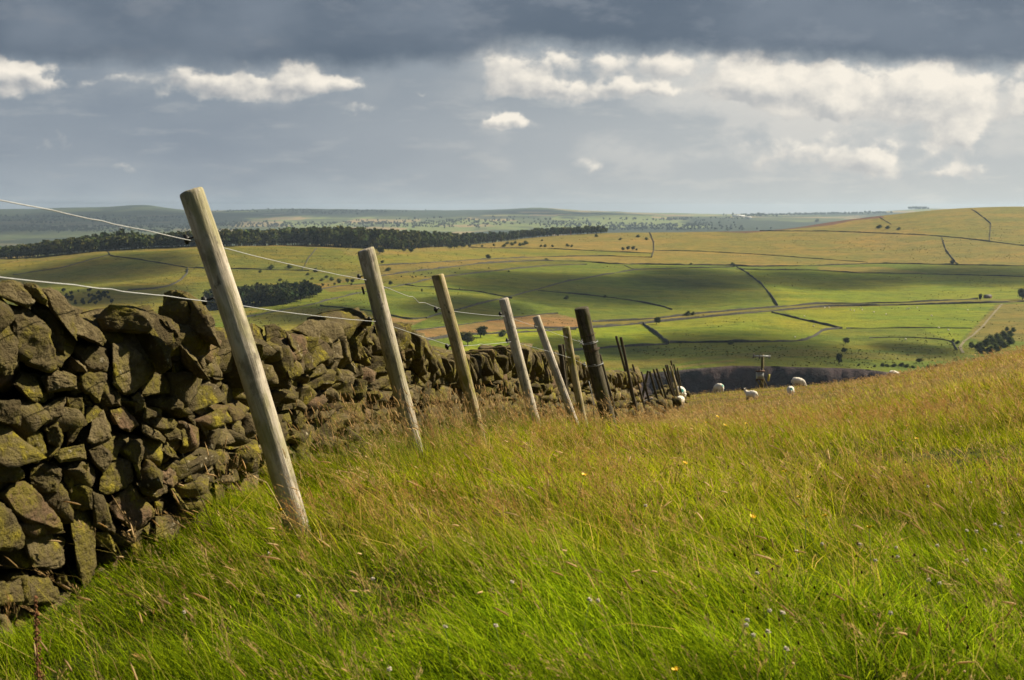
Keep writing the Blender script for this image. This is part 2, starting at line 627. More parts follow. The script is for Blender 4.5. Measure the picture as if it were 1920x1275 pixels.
def terrain_mat(name, near=False):
    m, n, out = new_mat(name)
    co = n.n('ShaderNodeTexCoord').outputs['Object']
    c = attr(n, 'col')
    if near:
        f = n.noise(co, 3.0, 6, 0.65)
        c = n.mix(n.step(f, 0.35, 0.7), c, n.mix(1.0, c, (.55, .5, .45), 'MULTIPLY'))
        f2 = n.noise(co, 24.0, 4, 0.6)
        c = n.mix(n.step(f2, 0.4, 0.7, 0, .6), c, n.mix(1.0, c, (.4, .4, .4), 'MULTIPLY'))
        principled(n, out, c, 0.95, bump(n, f2, 0.8, 0.03), spec=0.1)
    else:
        f = n.noise(co, 0.011, 7, 0.65)
        f2 = n.noise(co, 0.075, 7, 0.7)
        st = n.noise(n.vm('MULTIPLY', co, (0.30, 1.0, 1.0)), 0.040, 7, 0.66)
        tuft = n.noise(co, 0.45, 3, 0.7)
        c = n.mix(n.step(f, 0.36, 0.66, 0, .75), c, n.mix(1.0, c, (1.55, 1.12, 1.2), 'MULTIPLY'))
        c = n.mix(n.step(f2, 0.44, 0.66, 0, .8), c, n.mix(1.0, c, (.52, .60, .6), 'MULTIPLY'))
        c = n.mix(n.step(st, 0.48, 0.68, 0, .7), c, n.mix(1.0, c, (1.40, 1.15, 1.1), 'MULTIPLY'))
        c = n.mix(n.step(st, 0.48, 0.34, 0, .5), c, n.mix(1.0, c, (.60, .68, .7), 'MULTIPLY'))
        c = n.mix(n.step(tuft, 0.55, 0.75, 0, .55), c, n.mix(1.0, c, (.5, .5, .5), 'MULTIPLY'))
        principled(n, out, c, 0.95, bump(n, n.m('ADD', f2, n.m('ADD', st, n.m('MULTIPLY', tuft, .25))), 0.8, 4.0), spec=0.1)
    return m

# ------------------------------------------------------------------ the lie of the land
SURVEY = [(0, 1190, 4.2), (-400, 1480, 3.2), (380, 985, 5.3), (560, 1000, 5.0), (785, 865, 8.25), (905, 840, 10.1), (1012, 822, 12.7),
          (1085, 822, 14.4), (1145, 814, 17.5), (1192, 806, 23), (1215, 786, 36), (1262, 770, 48), (600, 908, 6.9), (890, 820, 12),
          (960, 1275, 3.3), (500, 1275, 3.4), (200, 1275, 3.6), (1920, 1275, 3.3), (1920, 1000, 5.4), (1500, 1000, 5.3), (1200, 1000, 5.1),
          (1920, 850, 8.4), (1500, 880, 8.6), (1200, 880, 8.2), (1920, 768, 13.5), (1500, 814, 14), (1250, 832, 15), (1900, 712, 20),
          (1700, 762, 17.5), (1500, 798, 18), (1500, 780, 24), (1300, 810, 21), (1300, 797, 27), (1300, 783, 34), (1300, 766, 45), (1300, 753, 55), (1300, 744, 66), (1300, 741, 78),
          (1500, 763, 32), (1500, 744, 45), (1500, 734, 56), (1500, 729, 68), (1500, 734, 88), (1700, 728, 27), (1700, 712, 36), (1700, 703, 48),
          (1700, 702, 60), (1700, 722, 80), (1900, 682, 27), (1900, 669, 34), (1900, 668, 44), (1900, 690, 62), (1800, 690, 36), (2300, 612, 30), (2300, 660, 60)]
pts = [at(*s) - np.array([0, 0, EZ]) for s in SURVEY]
pts += [np.array(p, float) for p in [(-6, 6, -2.2), (-12, 15, -5), (-5, 25, -5.6), (0, 45, -8.6), (-20, 40, -12), (-20, 5, -3.6), (0, 0, -1.15),
                                     (5, 0, -.95), (-3, 0, -1.5), (0, -10, -.3), (10, -8, 0.2), (-10, -8, -2.0), (40, 10, 0.0), (60, 40, -1.5),
                                     (40, 100, -18), (-40, 90, -22), (0, 100, -18), (60, 100, -16)]]
PT = np.array(pts)
_n = len(PT)


def _tps(r2):
    return np.where(r2 > 0, 0.5 * r2 * np.log(np.maximum(r2, 1e-12)), 0)


_A = np.zeros((_n + 3, _n + 3))
_A[:_n, :_n] = _tps(((PT[:, None, :2] - PT[None, :, :2]) ** 2).sum(-1)) + np.eye(_n) * 0.08
_A[:_n, _n] = 1
_A[:_n, _n + 1:] = PT[:, :2]
_A[_n:, :_n] = _A[:_n, _n:].T
_cf = np.linalg.solve(_A, np.concatenate([PT[:, 2], np.zeros(3)]))


def near_z(x, y):
    sh = x.shape
    q = np.stack([x.ravel(), y.ravel()], 1)
    out = np.empty(len(q))
    for s in range(0, len(q), 20000):
        b = q[s:s + 20000]
        out[s:s + 20000] = _tps(((b[:, None] - PT[None, :, :2]) ** 2).sum(-1)) @ _cf[:_n] + _cf[_n] + b @ _cf[_n + 1:]
    return out.reshape(sh)


TD = np.array([130, 300, 450, 600, 634, 641, 652, 800, 950, 1100, 1300, 1500, 1700, 1900, 2100, 2300, 2600, 2900, 3500, 5000, 7000, 9000, 11500, 14000], float)
TC = np.array([-700, 0, 200, 400, 600, 800, 1000, 1180, 1250, 1400, 1600, 1750, 1830, 1920, 2600], float)
TPY = [  # sight height of the ground at each distance, column by column
    [900, 740, 690, 650, 642, 641, 638, 605, 580, 558, 530, 505, 495, 490, 492, 492, 488, 482, 470, 452, 425, 404, 390, 394],     # -700
    [900, 750, 700, 652, 645, 644, 641, 608, 580, 555, 520, 489, 487, 490, 492, 492, 488, 482, 470, 452, 425, 404, 391, 394],     # 0
    [900, 765, 710, 662, 655, 654, 650, 612, 580, 552, 512, 472, 474, 482, 487, 488, 486, 481, 470, 452, 425, 404, 390, 394],     # 200
    [900, 780, 722, 674, 666, 665, 661, 616, 582, 550, 506, 462, 465, 473, 480, 484, 484, 480, 470, 452, 425, 405, 395, 397],     # 400
    [900, 800, 750, 695, 683, 681, 676, 621, 576, 545, 503, 465, 459, 468, 477, 482, 484, 480, 470, 451, 424, 404, 393, 396],     # 600
    [900, 830, 780, 710, 696, 694, 688, 632, 584, 548, 508, 480, 466, 462, 466, 473, 480, 479, 469, 450, 424, 404, 396, 398],     # 800
    [900, 850, 800, 725, 706, 703, 697, 640, 600, 562, 522, 499, 480, 462, 451, 446, 455, 466, 466, 449, 423, 403, 395, 397],     # 1000
    [900, 860, 815, 770, 722, 704, 696, 645, 606, 571, 532, 507, 484, 465, 449, 437, 441, 455, 464, 449, 424, 406, 398, 400],     # 1180
    [900, 860, 815, 775, 752, 697, 690, 646, 606, 572, 535, 509, 486, 467, 451, 437, 440, 454, 464, 449, 424, 407, 400, 402],     # 1250
    [900, 860, 815, 775, 754, 687, 681, 642, 602, 573, 537, 511, 489, 470, 451, 434, 436, 450, 462, 449, 425, 409, 402, 404],     # 1400
    [900, 860, 815, 770, 750, 692, 687, 648, 603, 573, 540, 514, 490, 468, 446, 426, 411, 424, 456, 449, 424, 408, 398, 400],     # 1600
    [900, 850, 805, 745, 725, 708, 697, 648, 601, 571, 538, 511, 485, 459, 433, 412, 394, 407, 450, 449, 422, 404, 391, 394],     # 1750
    [900, 845, 800, 735, 715, 711, 699, 646, 600, 570, 536, 508, 481, 455, 430, 408, 389, 402, 448, 449, 422, 402, 391, 394],     # 1830
    [900, 840, 795, 725, 708, 705, 697, 642, 598, 569, 535, 506, 478, 452, 428, 406, 387, 399, 446, 449, 422, 402, 391, 394],     # 1920
    [900, 820, 760, 690, 676, 673, 668, 620, 585, 556, 522, 494, 468, 444, 420, 400, 380, 390, 440, 449, 422, 402, 391, 394],     # 2600
]
TPY = np.array(TPY).T
_, _s = ray(960, TPY)
TZ = EZ + _s * TD[:, None]
DG = np.concatenate([np.arange(118, 600, 6.0), np.arange(600, 700, 1.6), np.arange(700, 2000, 4.0), np.arange(2000, 3000, 9.0),
                     np.exp(np.arange(math.log(3000), math.log(15000), 0.011))])
UG = np.concatenate([np.linspace(-1.6, -0.5, 30)[:-1], np.linspace(-0.5, 0.5, 520), np.linspace(0.5, 1.6, 30)[1:]])


def table_z(u, d):
    """u, d are axes; result is a grid."""
    zc = pchip(TD, TZ, d)
    return pchip(TC, zc.T, 960 + F * u).T


def relief(x, y):
    """Small swellings of the far ground."""
    d = np.abs(y)
    P = np.stack([x, y], -1)
    a = 1.3 * fbm(P / 170.0, 3, 5) * sstep(d, 250, 500) * (1 - 0.6 * sstep(np.abs(d - 650), 40, 0))
    b = 0.25 * fbm(P / 28.0, 3, 9) * sstep(d, 200, 500)
    c = 16.0 * fbm(P / 900.0, 3, 13) * sstep(d, 3300, 6000)
    e = 5.0 * fbm(P / 240.0, 3, 19) * sstep(d, 3300, 6000)
    return a + b + c + e


ZG = table_z(UG, DG)
XG = UG[None, :] * DG[:, None]
YG = np.repeat(DG[:, None], len(UG), 1)
hump = 26 * np.exp(-((960 + F * UG - 275) / 50) ** 2)[None, :] * np.exp(-((DG - 11300) / 900) ** 2)[:, None]
hump = hump + 14 * np.exp(-((960 + F * UG - 1020) / 60) ** 2)[None, :] * np.exp(-((DG - 11300) / 900) ** 2)[:, None]
ZG = ZG + relief(XG, YG) + hump
_cz = (cam.location.z - 0)
_mask = DG < 150
ZG[_mask] -= 0.4


def valley_z(x, y):
    u = x / y
    iu = np.clip(np.searchsorted(UG, u) - 1, 0, len(UG) - 2)
    idd = np.clip(np.searchsorted(DG, y) - 1, 0, len(DG) - 2)
    fu = np.clip((u - UG[iu]) / (UG[iu + 1] - UG[iu]), 0, 1)
    fd = np.clip((y - DG[idd]) / (DG[idd + 1] - DG[idd]), 0, 1)
    return ((ZG[idd, iu] * (1 - fu) + ZG[idd, iu + 1] * fu) * (1 - fd) + (ZG[idd + 1, iu] * (1 - fu) + ZG[idd + 1, iu + 1] * fu) * fd)


def near_h(x, y):
    x, y = np.asarray(x, float), np.asarray(y, float)
    zr = near_z(x, y) + EZ
    dd = np.hypot(x, y)
    zr = zr + 0.05 * fbm(np.stack([x, y], -1) / 1.7, 3, 3) + 0.018 * fbm(np.stack([x, y], -1) / 0.4, 2, 4)
    zt = EZ + ray(960, 900)[1] * 130
    w = sstep(y, 88, 130)
    return zr * (1 - w) + zt * w


def axis(lo, hi, fine, grow, fmax):
    v = [0.0]
    s = fine
    while v[-1] < hi:
        v.append(v[-1] + s)
        s = min(s * grow, fmax)
    w = [0.0]
    s = fine
    while w[-1] > lo:
        w.append(w[-1] - s)
        s = min(s * grow, fmax)
    return np.array(w[:0:-1] + v)


NX = axis(-75, 75, 0.10, 1.025, 1.4)
NY = np.concatenate([np.arange(-9, 2, 0.6), 2 + axis(-0.01, 128, 0.10, 1.018, 1.2)[1:]])
NXX, NYY = np.meshgrid(NX, NY)
NZZ = near_h(NXX, NYY)
LIPZ = None


def ground(x, y):
    """Height of the near hillside, by interpolation in its own mesh."""
    x, y = np.asarray(x, float), np.asarray(y, float)
    i = np.clip(np.searchsorted(NX, x) - 1, 0, len(NX) - 2)
    j = np.clip(np.searchsorted(NY, y) - 1, 0, len(NY) - 2)
    fx = np.clip((x - NX[i]) / (NX[i + 1] - NX[i]), 0, 1)
    fy = np.clip((y - NY[j]) / (NY[j + 1] - NY[j]), 0, 1)
    return (NZZ[j, i] * (1 - fx) + NZZ[j, i + 1] * fx) * (1 - fy) + (NZZ[j + 1, i] * (1 - fx) + NZZ[j + 1, i + 1] * fx) * fy


def hit_near(px, py, up=0.0, dmin=2.0, dmax=100.0):
    d = np.exp(np.linspace(math.log(dmin), math.log(dmax), 1500))
    a, b = ray(px, py)
    z = EZ + b * d
    g = ground(a * d, d) + up
    k = np.nonzero(z <= g)[0]
    if len(k) == 0:
        return None
    return np.array([a * d[k[0]], d[k[0]], z[k[0]]])


def hit(px, py, dmin=150.0):
    """First point of the valley ground along a sight line."""
    a, b = ray(px, py)
    iu = int(np.clip(np.searchsorted(UG, a) - 1, 0, len(UG) - 2))
    fu = (a - UG[iu]) / (UG[iu + 1] - UG[iu])
    zc = ZG[:, iu] * (1 - fu) + ZG[:, iu + 1] * fu
    df = (EZ + b * DG) - zc
    k = np.nonzero((df <= 0) & (DG > dmin))[0]
    if len(k) == 0:
        return None
    k = k[0]
    if k == 0:
        return np.array([a * DG[0], DG[0], zc[0]])
    t = df[k - 1] / (df[k - 1] - df[k])
    d = DG[k - 1] + t * (DG[k] - DG[k - 1])
    return np.array([a * d, d, EZ + b * d])


# near hillside sheet
ny_, nx_ = NXX.shape
jj, ii = np.meshgrid(np.arange(ny_ - 1), np.arange(nx_ - 1), indexing='ij')
quads = np.stack([jj * nx_ + ii, jj * nx_ + ii + 1, (jj + 1) * nx_ + ii + 1, (jj + 1) * nx_ + ii], -1).reshape(-1, 4)
Pn = np.stack([NXX, NYY], -1)
f1 = fbm(Pn / 2.3, 4, 21)[..., None]
dist = sstep(np.hypot(NXX, NYY), 6, 32)[..., None]
cg_ = np.array([.060, .075, .012])
ct_ = np.array([.185, .130, .045])
gcol = cg_ * (1 - dist) + ct_ * dist * 0.75 + cg_ * 0.25 * dist
gcol = gcol * (1 + 0.45 * f1)
o = mk("hillside_ground", np.stack([NXX, NYY, NZZ], -1).reshape(-1, 3), [quads], terrain_mat("hillside turf", True), attrs={'col': gcol.reshape(-1, 3)})
tag(o, "rough grass hillside sloping down beside the stone wall", "ground", kind="structure")

# valley and far hills sheet, with the colours of its fields
PXG, PYG = to_px(XG, YG, ZG)
GRN, BRT = np.array([.098, .132, .011]), np.array([.135, .180, .008])  # the usual field green and a brighter, fresher one
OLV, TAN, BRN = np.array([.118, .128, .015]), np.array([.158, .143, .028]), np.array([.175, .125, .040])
fc = np.tile(GRN, PXG.shape + (1,))
FIELDS = [
    ([(-500, 660), (-500, 470), (0, 470), (205, 462), (400, 448), (640, 448), (700, 470), (690, 500), (590, 545), (440, 600), (100, 660)], OLV * .95),
    ([(-500, 497), (0, 494), (120, 486), (205, 474), (400, 465), (520, 461), (600, 464), (640, 470), (690, 490), (700, 465), (640, 450), (205, 460), (-500, 480)], TAN * .9),
    ([(620, 440), (780, 440), (900, 425), (1140, 420), (1340, 420), (1480, 420), (1640, 395), (1800, 370), (2900, 360), (2900, 505), (1920, 499), (1650, 494),
      (1400, 498), (1280, 497), (1144, 495), (1090, 489), (900, 484), (700, 497), (650, 480)], TAN),
    ([(640, 478), (700, 480), (900, 466), (1022, 465), (1144, 472), (1222, 475), (1222, 482), (1133, 480), (1008, 482), (895, 487), (707, 498), (640, 500)], OLV * 1.1),
    ([(1640, 436), (1736, 441), (1920, 461), (2900, 480), (2900, 360), (1800, 370), (1640, 405)], TAN * .6 + OLV * .4),
    ([(1230, 470), (1420, 477), (1627, 492), (1640, 440), (1400, 433), (1226, 437)], TAN * .8 + OLV * .2),
    ([(900, 494), (1003, 489), (1090, 490), (1100, 495), (968, 504), (900, 511), (762, 534), (700, 530), (712, 518), (790, 508)], OLV * .85),
    ([(707, 498), (895, 487), (1003, 484), (1003, 488), (895, 495), (790, 508), (640, 530), (560, 545), (660, 510)], TAN * .85),
    ([(590, 537), (680, 532), (720, 530), (700, 540), (620, 548)], TAN * .8),
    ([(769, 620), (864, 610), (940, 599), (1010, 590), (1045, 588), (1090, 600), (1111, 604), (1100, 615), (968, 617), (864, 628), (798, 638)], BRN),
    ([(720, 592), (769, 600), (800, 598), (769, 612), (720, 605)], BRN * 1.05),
    ([(860, 690), (864, 628), (968, 618), (1117, 615), (1206, 608), (1252, 645), (1144, 652), (1076, 658), (1000, 668)], BRT * 1.12),
    ([(1206, 608), (1306, 597), (1447, 585), (1514, 602), (1576, 616), (1533, 627), (1506, 640), (1255, 642), (1236, 630)], BRT * .75 + OLV * .35),
    ([(1458, 578), (1549, 575), (1698, 572), (1866, 569), (1800, 640), (1774, 637), (1725, 615), (1579, 616), (1514, 602)], BRT),
    ([(1400, 507), (1535, 507), (1736, 514), (1920, 518), (2900, 530), (2900, 565), (1833, 561), (1535, 570), (1458, 573), (1430, 535)], BRT * .95),
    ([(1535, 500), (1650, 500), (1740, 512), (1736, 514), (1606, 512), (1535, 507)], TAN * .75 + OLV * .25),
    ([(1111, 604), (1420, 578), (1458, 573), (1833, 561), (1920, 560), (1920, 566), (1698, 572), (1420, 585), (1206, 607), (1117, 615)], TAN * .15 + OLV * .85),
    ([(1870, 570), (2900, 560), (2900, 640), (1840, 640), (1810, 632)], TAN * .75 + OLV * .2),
    ([(452, 600), (546, 580), (624, 577), (683, 583), (720, 600), (640, 612), (560, 640), (440, 660)], OLV * .9 + TAN * .3),
    ([(900, 686), (1230, 692), (1300, 676), (1500, 668), (1800, 680), (1800, 668), (1500, 655), (1270, 672), (1000, 680)], OLV * .9),
    ([(1222, 694), (1300, 682), (1380, 674), (1380, 677), (1300, 687), (1222, 699)], TAN * .9),
]
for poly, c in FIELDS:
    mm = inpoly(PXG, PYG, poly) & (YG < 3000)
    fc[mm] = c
# heather edge of the moor on the right ridge
mm = inpoly(PXG, PYG, [(1330, 434), (1480, 425), (1560, 416), (1600, 402), (1640, 400), (1660, 408), (1600, 413), (1560, 422), (1480, 430), (1400, 437)]) & (YG < 3000)
fc[mm] = np.array([.095, .060, .042])
# the far country: a patchwork of woods, meadows and moor
far = sstep(YG, 3000, 3400)[..., None]
Pf = np.stack([XG, YG], -1)
cell = vnoise(np.stack([XG / 420.0 + 0.35 * vnoise(Pf / 300, 3), YG / 700.0], -1), 77)
cell2 = _hash(np.floor(XG / 330 + 0.5 * vnoise(Pf / 500, 6)).astype(np.int64), np.floor(YG / 520 + 0.5 * vnoise(Pf / 400, 8)).astype(np.int64), np.int64(0), 3)
fcol = np.where((cell2 < .35)[..., None], np.array([.060, .085, .030]), np.where((cell2 < .7)[..., None], np.array([.12, .165, .045]), np.array([.21, .185, .085])))
wd = sstep(fbm(np.stack([XG / 700, YG / 1200], -1), 4, 31), 0.02, 0.12)[..., None]
fcol = fcol * (1 - wd) + np.array([.022, .038, .018]) * wd
wood_shade = (sstep(PXG, 560, 300) * .72)[..., None]  # wood and moor colour on the left hills, doubling as painted cloud shade
fcol = fcol * (1 - wood_shade) + np.array([.030, .046, .026]) * wood_shade * (1 + .6 * cell)[..., None]
fc = fc * (1 - far) + fcol * far
# the quarry: bare dark limestone below its lip
gz = np.gradient(ZG, axis=0) / np.gradient(YG, axis=0)
rock = ((gz > 0.16) | ((YG < 641) & (YG > 560) & (PXG > 1190))) & (YG > 560) & (YG < 660) & (PXG > 1170) & (PXG < 1790)
rk = np.array([.058, .052, .052]) * (1 + 0.7 * fbm(np.stack([XG / 5.0, YG * 0, ZG / 9.0], -1), 4, 41))[..., None]
fc[rock] = rk[rock]
rough = rock & (YG > 600)
YG2 = YG + np.where(rock, 5.0 * fbm(np.stack([XG / 11.0, ZG / 14.0], -1), 4, 43), 0)
fc = np.clip(fc, 0, 1)
ny_, nx_ = XG.shape
jj, ii = np.meshgrid(np.arange(ny_ - 1), np.arange(nx_ - 1), indexing='ij')
quads = np.stack([jj * nx_ + ii, jj * nx_ + ii + 1, (jj + 1) * nx_ + ii + 1, (jj + 1) * nx_ + ii], -1).reshape(-1, 4)
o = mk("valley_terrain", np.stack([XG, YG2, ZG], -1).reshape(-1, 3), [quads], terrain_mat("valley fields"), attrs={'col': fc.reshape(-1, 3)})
tag(o, "valley of walled green and tan fields rising to far blue hills", "terrain", kind="structure")

# ------------------------------------------------------------------ the dry stone wall
WCTRL = np.array([(-2.05, 2.2), (-1.93, 3.3), (-1.68, 4.2), (-1.34, 5.3), (-1.20, 6.9), (-1.06, 8.3), (-0.56, 12.0), (0.26, 17.0), (1.66, 25.0), (2.94, 30.0), (4.3, 36.0)])
WD = np.arange(2.2, 36.0, 0.02)
WX = pchip(WCTRL[:, 1], WCTRL[:, 0], WD)
_ds = np.hypot(np.gradient(WX), np.gradient(WD))
WS = np.concatenate([[0], np.cumsum(_ds[1:])])
WSL = np.gradient(WX, WD)


def wall_frame(d):
    x = np.interp(d, WD, WX)
    sl = np.interp(d, WD, WSL)
    L = np.sqrt(1 + sl * sl)
    t = np.stack([sl / L, 1 / L, 0 * L], -1)
    nrm = np.stack([1 / L, -sl / L, 0 * L], -1)
    return x, t, nrm


_rat = WX / WD


def face(px, py):
    """Point of the wall face on a sight line."""
    a, b = ray(px, py)
    k = np.argmin(np.abs(_rat - a)) if a < 0.12 else -1
    d = WD[k]
    if k not in (-1, 0, len(WD) - 1):
        k2 = k + (1 if _rat[k] < a else -1)
        t = (a - _rat[k]) / (_rat[k2] - _rat[k])
        d = WD[k] + t * (WD[k2] - WD[k])
    elif k == 0:
        d = 2.2
    return np.array([a * d, d, EZ + b * d])


def stone_mesh(front_pts, nrm, thick, level, seed, bulge=0.05, tilt=0.35, push=0.0, slant=None, back=(.6, .85), drop=0.0, flat=False, backdir=None):
    """A rough block: an outline on the wall face given depth, facets and worn edges. Returns vertices and triangles."""
    r = random.Random(seed)
    P = np.asarray(front_pts, float)
    c = P.mean(0)
    Q = P - c
    size = min(0.135, math.sqrt(max(1e-6, np.mean((Q ** 2).sum(1)))))
    qm = np.sqrt((Q ** 2).sum(1)).max()
    tilt = tilt * min(1.0, 0.16 / qm)
    nrm = np.asarray(nrm, float)
    t = np.cross([0, 0, 1.0], nrm)
    t /= np.linalg.norm(t) + 1e-9
    if slant is None:
        g1, g2 = r.uniform(-tilt, tilt), r.uniform(-tilt, tilt) - 0.08
    else:
        g1, g2 = (v * min(1.0, 0.20 / qm) for v in slant)
    pl = lambda q: g1 * (q @ t) + g2 * q[2]
    bd = -nrm if backdir is None else backdir
    pts_ = []
    for q in Q:
        k = r.uniform(0.97, 1.05) if flat else r.uniform(0.91, 1.0)
        pts_.append(c + q * k + nrm * (push + pl(q) + r.uniform(-.12, .12) * size - 0.10 * size))
    ox, oy = r.uniform(-.25, .25) * size, r.uniform(-.25, .25) * size
    for q in Q[::1 if len(Q) < 6 else 2]:
        k = r.uniform(0.70, 0.95) if flat else r.uniform(0.45, 0.92)
        pts_.append(c + q * k + t * ox * (1 - k) + np.array([0, 0, oy]) * (1 - k) + nrm * (push + pl(q * k) + bulge * size / 0.10 * r.uniform(.5, 1.25)))
    for q in Q:
        pts_.append(c + q * r.uniform(*back) + (bd * thick * r.uniform(.8, 1.1)) - np.array([0, 0, drop]))
    V, Fc = hull_stone(pts_, size, level, seed)
    return V, Fc, c, size


def hull_stone(pts_, size, level, seed):
    r = random.Random(seed + 7)
    bm = bmesh.new()
    vs = [bm.verts.new(Vector(p)) for p in pts_]
    bmesh.ops.convex_hull(bm, input=vs)
    for v in [v for v in bm.verts if not v.link_faces]:
        bm.verts.remove(v)
    bmesh.ops.triangulate(bm, faces=bm.faces)
    for k in range(level):
        bmesh.ops.subdivide_edges(bm, edges=bm.edges, cuts=1, use_grid_fill=True)
        if k == level - 1:
            bmesh.ops.smooth_vert(bm, verts=bm.verts, factor=0.18, use_axis_x=True, use_axis_y=True, use_axis_z=True)
    bmesh.ops.triangulate(bm, faces=bm.faces)
    bm.normal_update()
    V = np.array([v.co[:] for v in bm.verts])
    N = np.array([v.normal[:] for v in bm.verts])
    Fc = np.array([[v.index for v in f.verts] for f in bm.faces])
    bm.free()
    f1_ = fbm(V / (size * 0.9) + seed * 3.1, 3, 51)
    ridg = 1 - np.abs(fbm(V / (size * 1.3) * np.array([1, 1, 1.8]) + seed * 1.7, 3, 57)) * 2
    f2_ = fbm(V / 0.028 + seed, 3, 61, 0.6)
    bed = np.array([r.uniform(-.5, .5), r.uniform(-.5, .5), 1.0]) * 26.0
    lay = vnoise(np.stack([V @ bed + 1.2 * f1_, V[:, 0] * 3 + seed, V[:, 1] * 3], -1), 63)
    V = V + N * ((0.085 * size * f1_ - 0.10 * size * np.maximum(ridg, 0) ** 3 + 0.0055 * f2_ + 0.006 * lay))[:, None]
    return V, Fc


